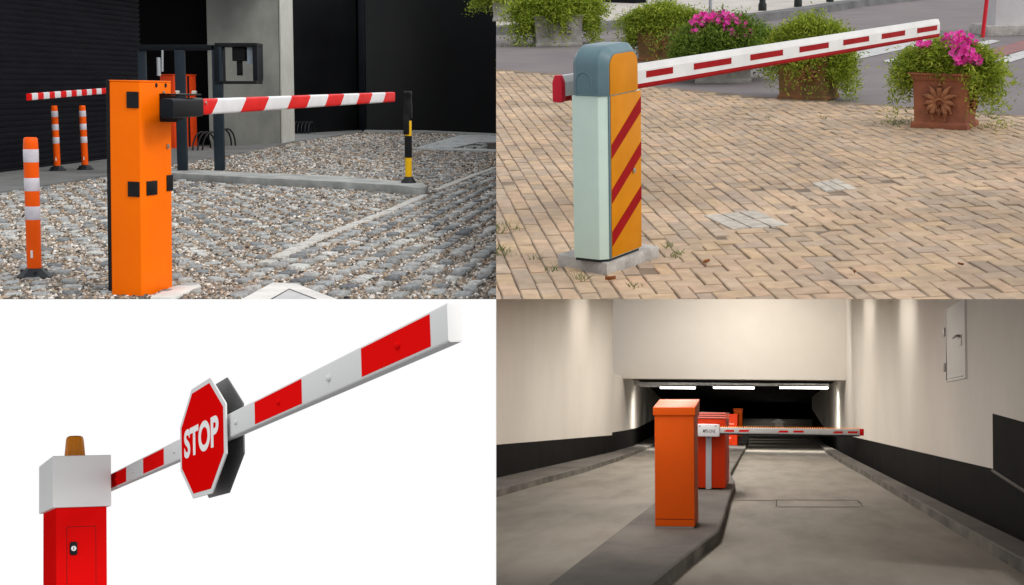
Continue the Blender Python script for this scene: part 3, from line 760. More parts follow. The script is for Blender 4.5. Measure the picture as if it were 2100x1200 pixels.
for i in range(-80, 150):
    for j in range(-70, 70):
        d = (i - j) % 4
        if d == 0: c, hl, hw, A1, A2 = (i + 1, j + .5), ux - .004, uy * .5 - .005, E2, E1
        elif d == 3: c, hl, hw, A1, A2 = (i + .5, j + 1), uy - .005, ux * .5 - .0035, E1, E2
        else: continue
        q = O0 + E2 * (c[0] * ux) + E1 * (c[1] * uy)
        if q[1] < 6 or q[1] > 19: continue
        u_, v_ = uv(q)
        if keep(u_, v_, True): bricks.append((q, A1, hl, A2, hw))
vs_, fs = [], []
for (q, A1, hl, A2, hw) in bricks:
    o_ = len(vs_); z = .020 + random.gauss(0, .0022); tx, ty = random.gauss(0, .012), random.gauss(0, .02)
    jl = random.uniform(-.004, .004); ja = random.gauss(0, .012)
    B1 = A1 * math.cos(ja) + A2 * math.sin(ja); B2 = A2 * math.cos(ja) - A1 * math.sin(ja); q = q + A1 * jl
    for f_, dz in ((1, -.016), (1, -.0035), (.90, 0)):
        for sa_, sb_ in ((-1, -1), (1, -1), (1, 1), (-1, 1)):
            la = sa_ * (hl if f_ == 1 else hl - .005); lb = sb_ * (hw if f_ == 1 else hw - .005)
            p = q + B1 * la + B2 * lb; vs_.append((p[0], p[1], z + dz + (tx * la + ty * lb if dz > -.01 else 0)))
    for r_ in range(2):
        for k in range(4): k2 = (k + 1) % 4; fs.append((o_ + r_ * 4 + k, o_ + r_ * 4 + k2, o_ + r_ * 4 + 4 + k2, o_ + r_ * 4 + 4 + k))
    fs.append((o_ + 8, o_ + 9, o_ + 10, o_ + 11))
b = MB(); b.v = vs_; b.f = fs; b.m = [0] * len(fs)
o = b.build('brick_paving', 'brick', matrix=WT, clip=CUT_TR, smooth=0); o['kind'] = 'structure'
b = MB(); b.add([(*G(x, y)[:2], .0135) for x, y in edge_b] + [(*G(2700, 640)[:2], .0135), (*G(900, 640)[:2], .0135)], [tuple(range(len(edge_b) + 2))])
o = b.build('sand_bed', 'sandjoint', matrix=WT, clip=CUT_TR); o['kind'] = 'structure'
# two repaired patches of pale flagstones
MT['flag'] = island_mat('pale_flagstones', [lin(168, 161, 152), lin(180, 173, 163), lin(158, 151, 142)], .9, .2, 16, .3)
for quad in ([(1441, 441), (1548, 430), (1622, 461), (1500, 470)], [(1664, 375), (1716, 366), (1760, 386), (1692, 391)]):
    P = [G(x, y, .026)[:2] for x, y in quad]; b = MB()
    for i in range(3):
        for j in range(2):
            f_ = lambda s_, t_: (P[0] * (1 - s_) + P[1] * s_) * (1 - t_) + (P[3] * (1 - s_) + P[2] * s_) * t_
            g_ = .02; s0, s1, t0_, t1_ = i / 3 + g_, (i + 1) / 3 - g_, j / 2 + g_, (j + 1) / 2 - g_
            b.prism([f_(s0, t0_), f_(s1, t0_), f_(s1, t1_), f_(s0, t1_)], .005, .026 + random.uniform(-.001, .0015))
    o = b.build('paving_patch', 'flag', matrix=WT, bevel=.003, smooth=0); o['kind'] = 'structure'

# --- the barrier of the square
z0 = .074
b = MB(); c_, l_, r_ = G(1245, 572)[:2], G(1143, 553)[:2], G(1352, 536)[:2]
P = [c_, r_, r_ + l_ - c_, l_]
base = np.array([*G(1243, 540, z0)[:2], 0]); yaw = R(63.2)
bar = thing('traffic_barrier', 'mint and amber barrier cabinet with blue-grey cap and red dashed boom on brick paving', 'barrier', S, base, yaw)
b.extr([loc((p[0], p[1], .008), base, yaw) for p in P], (0, 0, z0 - .008)); b.build('plinth', 'plinth', bar, bevel=.007, seg=2)
a_, b_, cz, tz = .330, .168, .757 + z0, .978 + z0; ch = .034
b = MB(); b.prism([(ch, 0), (a_, 0), (a_, b_), (0, b_), (0, ch)], z0 + .012, cz); b.build('cabinet', 'mint', bar, bevel=.003)
b = MB(); b.prism([(ch + .004, .006), (a_ - .006, .006), (a_ - .006, b_ - .006), (.006, b_ - .006), (.006, ch + .004)], z0 - .001, z0 + .0125); b.build('base_gasket', 'blackrub', bar)
def prof(ins, r_, z1_):
    x0, x1 = -.004 + ins, a_ + .004 - ins; pts = [(x0, z1_)]
    top = tz - ins
    for k in range(9): q = R(180 - 90 * k / 8); pts.append((x0 + r_ + r_ * math.cos(q), top - r_ + r_ * math.sin(q)))
    for k in range(9): q = R(90 - 90 * k / 8); pts.append((x1 - r_ + r_ * math.cos(q), top - r_ + r_ * math.sin(q)))
    return pts + [(x1, z1_)]
b = MB(); rings = [(prof(.034, .062, cz), -.006), (prof(.0, .088, cz), .030), (prof(.0, .088, cz), b_ - .024), (prof(.03, .062, cz), b_ + .006)]
n = len(rings[0][0]); vs_ = [(x, y_, z) for pr, y_ in rings for x, z in pr]
b.add(vs_, [(i * n + k, i * n + (k + 1) % n, (i + 1) * n + (k + 1) % n, (i + 1) * n + k) for i in range(3) for k in range(n)] + [tuple(range(n)), tuple(range(4 * n - 1, 3 * n - 1, -1))])
cap = b.build('cap', 'teal', bar, bevel=.003, ang=35, smooth=35)
b = MB(); b.extr([(x, -.0105, z) for x, z in prof(.040, .060, cz + .002)], (0, .005, 0)); b.build('cap_panel', 'amber', cap, bevel=.0015)
b = MB(); pts = [(-.0045, .105, cz + .002)] + [(-.0045, .105 - .045 * math.cos(q) + .045, cz + .06 + .045 * math.sin(q)) for q in np.linspace(0, math.pi, 10)] + [(-.0045, .195, cz + .002)]
pts = [(x, .06 + (y - .105) * .95, z) for x, y, z in pts]
b.tube(pts, .0032, 6); b.tube([(-.004, .0, cz + .004), (-.0045, b_ - .01, cz + .004)], .003, 6); b.build('cover_seam', 'teal', cap)
# amber face with diagonal red stripes
px0, px1, pz0, pz1 = ch + .011, a_ - .002, z0 + .018, cz - .004
b = MB(); b.box(px0, px1, -.0075, -.0005, pz0, pz1); pan = b.build('front_panel', 'amber', bar, bevel=.0015)
b = MB(); b.box(ch - .002, px0 - .001, -.005, -.0005, pz0 - .004, cz - .001); b.build('edge_strip', 'teal', bar, bevel=.001)
for (l0, l1, r0, r1) in ((.472, .535, .655, .726), (.268, .330, .452, .517), (.070, .137, .248, .310)):
    b = MB(); b.extr([(px0 + .0015, -.0092, z0 + l0), (px1 - .0015, -.0092, z0 + r0), (px1 - .0015, -.0092, min(z0 + r1, pz1 - .002)), (px0 + .0015, -.0092, z0 + l1)], (0, .0012, 0)); b.build('stripe', 'stripered', pan, smooth=0)
b = MB(); b.tube([(.252, -.0074, z0 + .392), (.252, -.014, z0 + .392)], .013, 16); b.tube([(.252, -.014, z0 + .392), (.252, -.017, z0 + .392)], .007, 10); b.build('lock', 'chrome', pan)
# boom behind the cabinet
eye = np.array([0, 0, S.h]); zc = .893
q1 = eye + (G(1150, 181.5, zc) - eye) * 1.07; q2 = eye + (G(1920, 57.5, zc) - eye) * 1.07
l1, l2 = loc(q1, base, yaw), loc(q2, base, yaw); ax = (l2 - l1) / np.linalg.norm(l2 - l1); sd = np.cross(ax, [0, 0, 1.0]); sd /= np.linalg.norm(sd); up = np.cross(sd, ax)
h2, w2_ = .059, .026
sec = [(w2_ - .007, -h2), (w2_, -h2 + .010), (w2_, -h2 + .0245), (w2_, h2 - .030), (w2_ - .012, h2), (-w2_ + .012, h2), (-w2_, h2 - .03), (-w2_, -h2 + .0245), (-w2_, -h2 + .01), (-w2_ + .007, -h2)]
b = MB(); b.beam(l1, l2, sd, up, sec, [0, 1], lambda i, k: 1 if k in (0, 1, 7, 8, 9) else 0)
boom = b.build('boom', ['boomwhite', 'stripered'], bar, smooth=0)
xs = [(1316, 1371), (1414, 1491), (1530, 1597), (1631, 1691), (1721, 1774), (1800, 1848), (1873, 1914)]
for xa, xb in xs:
    ta, tb = tfrac(S, [xa, xb], q1, q2, 0); A_, B_ = l1 * (1 - ta) + l2 * ta, l1 * (1 - tb) + l2 * tb
    b = MB(); b.extr([A_ + sd * (w2_ + .0002) + up * -.010, B_ + sd * (w2_ + .0002) + up * -.010, B_ + sd * (w2_ + .0002) + up * .022, A_ + sd * (w2_ + .0002) + up * .022], sd * .0012); b.build('stripe', 'stripered', boom, smooth=0)
b = MB(); b.beam(l1 - ax * .03, l1, sd, up, [(q * 1.08, z * 1.06) for q, z in sec], [0, 1], lambda i, k: 0); b.build('end_cap', 'rededge', boom, bevel=.012)
b = MB(); tm = tfrac(S, [1245], q1, q2, 0)[0]; pm = l1 * (1 - tm) + l2 * tm; b.tube([pm, pm - sd * -.0 + np.array([0, -.0, 0]) + (np.array([a_ * .5, b_, pm[2]]) - pm)], .03, 10); b.build('pivot', 'teal', bar)

# --- planters
def ferns(name, parent, mt_, n, top, w_, d_, up, out, droop, leaf, seed, aim=None, per=22, dens=3, front=.35):
    r = np.random.default_rng(seed); V = []
    a = r.uniform(0, 2 * np.pi, n) if aim is None else np.concatenate([r.normal(q, sp, int(n * f_)) for q, sp, f_ in aim])
    n = len(a); rad = np.sqrt(r.random(n))
    p0 = np.stack([np.cos(a) * rad * w_ * .5, np.sin(a) * rad * d_ * .5, np.full(n, top)], 1)
    dirv = np.stack([np.cos(a), np.sin(a), np.zeros(n)], 1)
    ln = r.uniform(.45, 1.1, n) * np.where(r.random(n) < .14, 1.5, 1.0); ou = out * ln * (.3 + .7 * rad); dr = droop * ln * r.uniform(.1, 1.1, n) * (.25 + .75 * rad); uu = up * r.uniform(.35, 1.3, n) * (1.2 - .55 * rad)
    if aim is None: f_ = np.where(np.sin(a) < -.2, front, 1.0); ou, dr = ou * f_, dr * f_
    ts_ = np.linspace(.05, 1, per)
    for t in ts_:
        c = p0 + dirv * (ou * t ** .8)[:, None]; c[:, 2] += uu * np.sin(np.pi * min(1, t * .72)) * 1.0 - dr * t ** 2.2
        for k in range(dens):
            cc = c + r.normal(0, leaf * .8, (n, 3)); d1_ = r.normal(0, 1, (n, 3)) + dirv * .6 + np.array([0, 0, .15]); d1_ /= np.linalg.norm(d1_, axis=1)[:, None]
            s_ = np.cross(d1_, r.normal(0, 1, (n, 3))); s_ /= np.linalg.norm(s_, axis=1)[:, None]
            l_ = leaf * r.uniform(.6, 1.4, n)[:, None]
            V.append(np.stack([cc - s_ * l_ * .10, cc + d1_ * l_ * .5 - s_ * l_ * .14, cc + d1_ * l_, cc + d1_ * l_ * .5 + s_ * l_ * .14], 1))
    V = np.concatenate(V).reshape(-1, 3); nq = len(V) // 4
    me = raw_mesh(name, V, np.arange(nq * 4), np.full(nq, 4)); return link(name, me, mt_, parent, smooth=0)

def blossoms(parent, pts, rad, seed, mt_='petal'):
    r = random.Random(seed); b = MB()
    for p in pts:
        p = np.array(p); nn = np.array([r.gauss(0, .5), r.gauss(-.75, .35), r.gauss(.55, .4)]); nn /= np.linalg.norm(nn)
        u_ = np.cross(nn, [0, .3, 1]); u_ /= np.linalg.norm(u_); v_ = np.cross(nn, u_); rr = rad * r.uniform(.7, 1.15)
        vs_ = [p - nn * rr * .5]; m_ = 15
        for k in range(m_):
            q = 2 * math.pi * k / m_; w__ = rr * (1.0 if k % 3 == 1 else .93 if k % 3 == 0 else .72)
            vs_.append(p + (u_ * math.cos(q) + v_ * math.sin(q)) * w__ + nn * rr * r.uniform(.0, .22))
        b.add(vs_, [(0, 1 + k, 1 + (k + 1) % m_) for k in range(m_)])
    return b.build('blossoms', mt_, parent, smooth=0)

def pot_mesh(w_, d_, h_, taper, rim_h, rim_o, foot_h, foot_o):
    b = MB()
    def ring(f_, o_): return [(-w_ / 2 * f_ - o_, -d_ / 2 * f_ - o_), (w_ / 2 * f_ + o_, -d_ / 2 * f_ - o_), (w_ / 2 * f_ + o_, d_ / 2 * f_ + o_), (-w_ / 2 * f_ - o_, d_ / 2 * f_ + o_)]
    prof_ = [(taper, foot_o, 0), (taper, foot_o, foot_h * .7), (taper, foot_o * .3, foot_h), (taper, 0, foot_h), (1, 0, h_ - rim_h), (1, rim_o * .35, h_ - rim_h * .8), (1, rim_o * .5, h_ - rim_h * .35), (1, rim_o, h_ - rim_h * .25), (1, rim_o, h_), (1, rim_o - .03, h_), (.92, 0, h_ - .03)]
    vs_ = [(x, y, z) for f_, o_, z in prof_ for x, y in ring(f_, o_)]; n_ = len(prof_)
    b.add(vs_, [(i * 4 + k, i * 4 + (k + 1) % 4, (i + 1) * 4 + (k + 1) % 4, (i + 1) * 4 + k) for i in range(n_ - 1) for k in range(4)] + [(3, 2, 1, 0), tuple((n_ - 1) * 4 + k for k in range(4))])
    return b

def relief(parent, mt_, wc, hc, s, face_y, lobes=9, axis='y'):
    """acanthus leaf in relief: curling lobes round a hollow shell"""
    b = MB(); T = (lambda x, z, o: (x, face_y - o, z)) if axis == 'y' else (lambda x, z, o: (face_y + o, x, z))
    for k in range(lobes):
        a = R(-38 + 256 * k / (lobes - 1)); ln = s * (.62 + .38 * abs(math.cos((a - R(90)) * .95)))
        if k == lobes // 2: ln = s * 1.12
        pts, rr = [], []
        for q in range(8):
            t = q / 7; cur = (a - R(90)) * .25 * t
            rad = s * .22 + ln * t * .9
            pts.append(T(wc + math.cos(a + cur) * rad, hc + math.sin(a + cur) * rad, .006 + .020 * math.sin(t * 2.6))); rr.append(s * (.06 + .095 * math.sin(min(1, t * 1.15) * math.pi) ** .8) * (1 if t < .95 else .6))
        b.tube(pts, rr, 8)
        e = pts[-1]; b.tube([e, (e[0], e[1], e[2] - s * .06), (e[0], e[1], e[2] - s * .1)], [s * .07, s * .085, s * .05], 6)
    arc = [T(wc + s * .27 * math.cos(R(q)), hc - s * .02 + s * .24 * math.sin(R(q)), .016) for q in range(-20, 201, 20)]
    b.tube(arc, s * .075, 8)
    for dx in (-.16, 0, .16): b.tube([T(wc + s * dx * 1.3, hc - s * .1, .008), T(wc + s * dx, hc - s * .42, .012), T(wc, hc - s * (.78 - abs(dx)), .006)], [s * .06, s * .085, s * .05], 8)
    return b.build('relief', mt_, parent, smooth=60)

def beads(parent, mt_, w_, y_, z_, n_, r_):
    b = MB()
    for k in range(n_): x = -w_ / 2 + w_ * (k + .5) / n_; b.lathe([(r_ * .4, z_ - r_ * 1.6), (r_, z_ - r_ * .5), (r_, z_ + r_ * .7), (r_ * .5, z_ + r_ * 1.5)], 6, cx=x, cy=y_)
    return b.build('moulding', mt_, parent, smooth=60)

def planter(label, pl, pr, top, depth, mt_, yaw_off=0, taper=.93, rim=.05, rim_o=.022, group='flower pots along the edge of the square', zb=.0, swap=0):
    A_, B_ = S.g(*pl, zb), S.g(*pr, zb); d = B_ - A_; wd = np.linalg.norm(d); yw = math.atan2(d[1], d[0])
    nrm = np.array([-math.sin(yw), math.cos(yw), 0]); cen = (A_ + B_) / 2 + nrm * depth / 2
    hh = S.at(pr[0], top, B_[1])[2] - zb
    t = thing('planter', label, 'planter', S, (cen[0], cen[1], zb), yw, group)
    W_ = wd / taper; D_ = depth / taper
    p = pot_mesh(W_, D_, hh, taper, rim, rim_o, rim * .8, rim_o * .6).build('pot', mt_, t, bevel=.006, smooth=35)
    b = MB(); b.box(-W_ * .44, W_ * .44, -D_ * .44, D_ * .44, hh - .05, hh - .028); b.build('soil', 'soil', t)
    return t, W_, D_, hh
HP = math.pi
# front right: terracotta, pink petunias
t, W_, D_, hh = planter('terracotta pot with leaf relief and pink petunias, standing on the bricks at the right', (1874, 262), (1979, 267), 151, .25, 'terracotta', zb=.018, rim=.066, rim_o=.034)
relief(t, 'terrarelief', -.0, hh * .47, .135, -D_ / 2 * .962, 11); relief(t, 'terrarelief', .0, hh * .5, .085, W_ / 2 * .965, 9, axis='x')
beads(t, 'terrarelief', W_ * 1.02, -D_ / 2 - .012, hh - .030, 20, .0085); beads(t, 'terrarelief', W_ * .9, -D_ / 2 * .93 - .012, .022, 20, .007)
ferns('foliage', t, 'fern', 520, hh - .02, W_ * .95, D_, .20, .24, .20, .036, 11, front=.15)
ferns('hanging_foliage', t, 'fern', 280, hh - .01, W_, D_, .09, .23, .42, .036, 12, aim=[(0.1, .42, .55), (HP - .1, .35, .42)])
r_ = random.Random(3)
def spray(n, cx, cy, cz, sx_, sy_, sz_, lim=1.6):
    out = []
    while len(out) < n:
        d = [r_.gauss(0, 1) for _ in range(3)]
        if sum(q * q for q in d) > lim * lim: continue
        out.append((cx + d[0] * sx_, cy + d[1] * sy_, cz + d[2] * sz_))
    return out
blossoms(t, spray(95, .10, -.07, hh + .225, .085, .06, .06) + spray(60, .17, -.17, hh + .13, .065, .04, .06) + spray(34, -.14, -.09, hh + .205, .045, .05, .018) + spray(14, .26, -.10, hh + .10, .03, .04, .03), .023, 5)
# behind the boom: terracotta nearly hidden by ferns
t, W_, D_, hh = planter('mossy terracotta pot wrapped in hanging ferns behind the end of the boom', (1598, 203), (1690, 207), 112, .30, 'oldterra', zb=.01)
relief(t, 'terrarelief', .06, hh * .58, .10, -D_ / 2 * .96, 9)
ferns('foliage', t, 'fern', 560, hh - .02, W_ * .95, D_, .26, .20, .14, .038, 21, front=.2)
ferns('hanging_foliage', t, 'fern', 620, hh, W_, D_, .09, .20, .50, .036, 22, aim=[(0.15, .40, .62), (-HP / 2, .8, .10), (HP, .4, .10)])
# pink petunia dome on a grey pot
t, W_, D_, hh = planter('dark grey pot under a dome of pink petunias, behind the boom near the cabinet', (1428, 171), (1538, 170), 112, .34, 'stonepot', zb=.0)
ferns('foliage', t, 'fern2', 900, hh - .02, W_, D_, .32, .30, .26, .040, 31, front=.9)
ferns('hanging_foliage', t, 'fern2', 420, hh, W_, D_, .14, .28, .38, .038, 32)
blossoms(t, spray(150, -.04, -.10, hh + .34, .19, .12, .06) + spray(30, .14, -.22, hh + .22, .10, .06, .07) + spray(26, -.2, -.18, hh + .25, .07, .06, .06), .027, 6)
# brown pot left of it
t, W_, D_, hh = planter('weathered brown pot with loose ferns above the cabinet cap', (1310, 126), (1388, 127), 58, .34, 'oldterra')
relief(t, 'terrarelief', .04, hh * .5, .10, -D_ / 2 * .96, 9)
ferns('foliage', t, 'fern', 520, hh - .02, W_, D_, .21, .29, .12, .044, 41, front=.15)
ferns('hanging_foliage', t, 'fern', 320, hh, W_, D_, .08, .24, .50, .040, 42, aim=[(HP, .35, .55), (-HP / 2, .6, .06), (0, .4, .2)])
b = MB(); blossoms(t, [(-.02, -.2, hh + .12), (.03, -.2, hh + .10)], .03, 8, 'purple')
# grey stone pot across the road
t, W_, D_, hh = planter('pale grey carved stone pot with ferns in front of the road kerb', (1101, 96), (1192, 93), 30, .44, 'stonepot')
relief(t, 'stonepot', -.13, hh * .52, .075, -D_ / 2 * .965, 7); relief(t, 'stonepot', .13, hh * .52, .075, -D_ / 2 * .965, 7)
ferns('foliage', t, 'fern', 620, hh - .02, W_, D_, .26, .40, .16, .052, 51, front=.2)
ferns('hanging_foliage', t, 'fern', 420, hh, W_, D_, .10, .30, .58, .048, 52, aim=[(HP, .4, .5), (0, .35, .45), (-HP / 2, .3, .05)])
blossoms(t, spray(22, .12, -.05, hh + .27, .12, .12, .03), .03, 9)
# the one at the corner, on the pavement
t, W_, D_, hh = planter('round-shouldered grey stone pot with ferns on the far pavement', (1012, 44), (1052, 43), -4, .4, 'stonepot', zb=.116)
ferns('foliage', t, 'fern', 320, hh - .02, W_, D_, .2, .40, .34, .05, 61)

# --- posts of the street beyond
for k, (x, y) in enumerate(((1563.5, 22), (1636.5, 14), (1702, 4))):
    b = MB(); b.lathe([(.066, 0), (.066, .10), (.050, .13), (.047, .62), (.060, .64), (.060, .68), (.052, .70), (.058, .76), (.03, .80)], 14)
    o = b.build('bollard', 'bollard', matrix=place(S, G(x, y, .116)), smooth=40)
    tag(o, ['leftmost of the three dark iron bollards on the far pavement', 'middle one of the three dark iron bollards on the far pavement', 'rightmost of the three dark iron bollards, beside the bend of the kerb'][k], 'bollard', 'iron bollards on the far pavement')
b = MB(); b.lathe([(.026, 0), (.026, 2.2)], 10); b.lathe([(.05, 0), (.05, .02)], 10)
o = b.build('sign_pole', 'polegrey', matrix=place(S, G(1457, 33, .116)), smooth=40); tag(o, 'thin grey metal pole rising behind the pink petunia pot', 'pole')
b = MB(); b.lathe([(.026, 0), (.026, 1.3)], 12)
o = b.build('marker_pole', 'polered', matrix=place(S, G(2015, 77), 0, R(4)), smooth=40); tag(o, 'slim red pole leaning beside the grey pillar', 'pole')
A_ = G(2062, 74); t = thing('pillar', 'light grey rendered pillar on a pale stepped base in the far corner', 'pillar', S, A_, R(8))
b = MB(); b.box(-.10, .62, .12, .6, .12, 1.6); b.build('shaft', 'pillargrey', t, bevel=.008)
b = MB(); b.box(-.24, .8, 0, .75, 0, .13); b.build('base', 'plinth', t, bevel=.01)

# --- dry leaves and weeds
for k, (x, y, lab) in enumerate(((1252, 577, 'curled brown dry leaf at the front corner of the concrete plinth'), (1449, 541, 'brown dry leaf on the bricks right of the plinth'), (1752, 563, 'reddish dry leaf on the herringbone bricks near the bottom edge'), (1970, 546, 'small pale dry leaf at the lower right of the bricks'))):
    b = MB(); s_ = .024 if k < 2 else .017; vs_ = []
    for i in range(5):
        for j in (-1, 0, 1):
            tt = i / 4; wj = s_ * .45 * math.sin(math.pi * (.12 + .8 * tt)); vs_.append((s_ * (tt * 2 - 1), j * wj, .006 + s_ * (.5 * abs(j) + .25 * (tt - .4) ** 2) * (1 if k % 2 else 1.3)))
    b.add(vs_, [(i * 3 + j, i * 3 + j + 1, i * 3 + j + 4, i * 3 + j + 3) for i in range(4) for j in (0, 1)])
    o = b.build('dry_leaf', 'leafbrown', matrix=place(S, G(x, y, .022), R(40 * k + 10)), smooth=60); tag(o, lab, 'leaf', 'dry leaves on the bricks')
V = []; r = np.random.default_rng(4)
spots = [(1020, 470, .10, 90), (1024, 520, .06, 60), (1100, 530, .03, 14), (1130, 555, .03, 18), (1188, 572, .035, 26), (1300, 590, .03, 14), (1370, 505, .03, 16), (1385, 524, .035, 30), (1830, 254, .10, 60), (1860, 251, .08, 50), (1905, 262, .05, 24), (2030, 262, .09, 40), (1575, 243, .04, 16), (1690, 243, .03, 12), (2060, 258, .08, 30)]
for (x, y, rd, n_) in spots:
    c = G(x, y, .018)
    for k in range(n_):
        p = c + np.array([r.normal(0, rd * .6), r.normal(0, rd), 0]); d = np.array([r.normal(0, .7), r.normal(0, .7), 1]); l_ = r.uniform(.01, .032); s_ = np.cross(d, r.normal(0, 1, 3)); s_ /= np.linalg.norm(s_)
        V += [p - s_ * .0025, p + s_ * .0025, p + d * l_ + s_ * .001, p + d * l_ - s_ * .001]
V = np.array(V); b = MB(); b.add(V, [tuple(range(4 * i, 4 * i + 4)) for i in range(len(V) // 4)])
o = b.build('weeds', 'weed', matrix=WT, smooth=0, clip=CUT_TR); o['kind'] = 'stuff'

# =================================================================== red and white barrier
S = BL; Yf = 9.5
x0, x1 = S.at(108, 985, Yf)[0], S.at(228, 985, Yf)[0]; zt, zb_ = S.at(168, 934, Yf)[2], S.at(168, 1039.5, Yf)[2]
ybk = S.atX(80, 1000, x0)[1]
ori = np.array([(x0 + x1) / 2, Yf, zb_ - 1.02])
bar = thing('traffic_barrier', 'red and white barrier with amber beacon and boom carrying octagonal STOP signs, against white', 'barrier', S, ori)
def lp(p): return np.array(p, float) - ori
hw, hh_, dp = (x1 - x0) / 2, 1.02, ybk - Yf
b = MB(); b.box(-hw, hw, 0, dp, hh_, hh_ + zt - zb_); b.build('head_housing', 'liftedwhite', bar, bevel=.005, seg=3)
cx0, cx1 = S.at(115, 1100, Yf + .03)[0] - ori[0], S.at(219, 1100, Yf + .03)[0] - ori[0]
b = MB(); b.box(cx0, cx1, .03, dp - .05, .02, hh_ - .0005); colm = b.build('column', 'glossred', bar, bevel=.004, seg=3)
b = MB(); b.box(cx0 - .06, cx1 + .06, -.03, dp, 0, .02); b.build('base_plate', 'darksteel', bar, bevel=.003)
dx0, dx1 = S.at(137.5, 1120, Yf + .03)[0] - ori[0], S.at(196, 1120, Yf + .03)[0] - ori[0]; dz = S.at(166, 1080.5, Yf + .03)[2] - ori[2]
b = MB(); b.box(dx0 - .003, dx1 + .003, .0292, .031, .12, dz + .003); b.build('door_seam', 'seam', colm, smooth=0)
b = MB(); b.box(dx0, dx1, .0275, .031, .123, dz); door = b.build('door', 'glossred', bar, bevel=.0012)
lx0, lx1 = S.at(144, 1125, Yf)[0] - ori[0], S.at(159.5, 1125, Yf)[0] - ori[0]; lz0, lz1 = S.at(152, 1138.5, Yf)[2] - ori[2], S.at(152, 1111, Yf)[2] - ori[2]
b = MB(); b.extr([((lx0 + lx1) / 2 + q, .0274, (lz0 + lz1) / 2 + z) for q, z in rrect((lx1 - lx0) / 2, (lz1 - lz0) / 2, .012, 4)], (0, -.010, 0)); b.build('lock', 'black', door, bevel=.002)
b = MB(); c_ = ((lx0 + lx1) / 2, (lz0 + lz1) / 2); b.tube([(c_[0], .018, c_[1]), (c_[0], .013, c_[1])], .0145, 20); b.build('key_cylinder', 'silver', door)
b = MB(); b.box(c_[0] - .002, c_[0] + .002, .0122, .0131, c_[1] - .0085, c_[1] + .0085); b.build('keyhole', 'ink', door, smooth=0)
# beacon
bc = S.at(153.5, 914, Yf + dp * .42); bxr = 20.5 / FPX * bc[1] * 1.0
bx, by = bc[0] - ori[0], dp * .42
bz0 = hh_ + zt - zb_; bz1 = S.at(153.5, 894.5, Yf + by)[2] - ori[2]
b = MB(); nseg = 64; pr = [(bxr * 1.03, bz0), (bxr * 1.03, bz0 + .012), (bxr * .98, bz0 + .014), (bxr * .82, bz1 - .022), (bxr * .76, bz1 - .006), (bxr * .55, bz1)]
b.lathe(pr, nseg, cx=bx, cy=by)
for k, p in enumerate(b.v):
    a = math.atan2(p[1] - by, p[0] - bx); f_ = 1 + .018 * (1 if (int((a + 9) / (2 * math.pi) * 32) % 2) else -1) * (1 if p[2] < bz1 - .01 else 0)
    b.v[k] = (bx + (p[0] - bx) * f_, by + (p[1] - by) * f_, p[2])
b.build('beacon', 'beacon', bar, smooth=12)
# boom
Xa = x1 + .03; zA = .525; hB, tB = .047, .036
e0 = lp((Xa, 11.2, .511)); e1_ = lp((Xa, 3.502, .532)); ax = (e1_ - e0) / np.linalg.norm(e1_ - e0)
side = np.array([1.0, 0, 0]); up = np.cross(ax, side) if np.cross(ax, side)[2] > 0 else -np.cross(ax, side)
b = MB(); b.beam(e0 + side * tB / 2, e1_ + side * tB / 2, side, up, rrect(tB / 2, hB, .007, 3), [0, 1], lambda i, k: 0)
boom = b.build('boom', 'glosswhite', bar, smooth=50, bevel=.004, ang=60)
b = MB(); pm = lp((Xa + tB / 2, 10.35, .513)); b.tube([(hw - .01, pm[1], pm[2]), (hw + .06, pm[1], pm[2])], .05, 16); b.build('boom_pivot', 'darksteel', bar)
def onface(px, dz_=0): q = lp(S.atX(px, 850, Xa)); t = (q[1] - e0[1]) / (e1_[1] - e0[1]); return e0 * (1 - t) + e1_ * t + up * dz_
for pa, pb in ((200, 258), (293, 335), (384, 436), (523, 620), (745, 889)):
    A_, B_ = onface(pa), onface(pb); q = .039
    b = MB(); b.extr([A_ + up * -q, B_ + up * -q, B_ + up * q, A_ + up * q], (-.0012, 0, 0)); b.build('reflector', 'glossred', boom, smooth=0)
k = 0
for i, pb in enumerate((238, 272, 315, 357, 484, 573, 677, 822)):
    c_ = onface(pb); red = i in (0, 2, 5, 7); b = MB(); rr = .0105; base_x = c_[0] - (.0012 if red else 0)
    for ring in range(5):
        pass
    prf = [(rr, 0), (rr * .98, .003), (rr * .8, .0065), (rr * .45, .0085), (0.0005, .009)]
    vs_ = [(base_x - h_, c_[1] + r_ * 2.1 * math.cos(2 * math.pi * m_ / 16), c_[2] + r_ * math.sin(2 * math.pi * m_ / 16)) for r_, h_ in prf for m_ in range(16)]
    b.add(vs_, [(j * 16 + m_, j * 16 + (m_ + 1) % 16, (j + 1) * 16 + (m_ + 1) % 16, (j + 1) * 16 + m_) for j in range(4) for m_ in range(16)]); b.build('rivet', 'glossred' if red else 'glosswhite', boom, smooth=60)
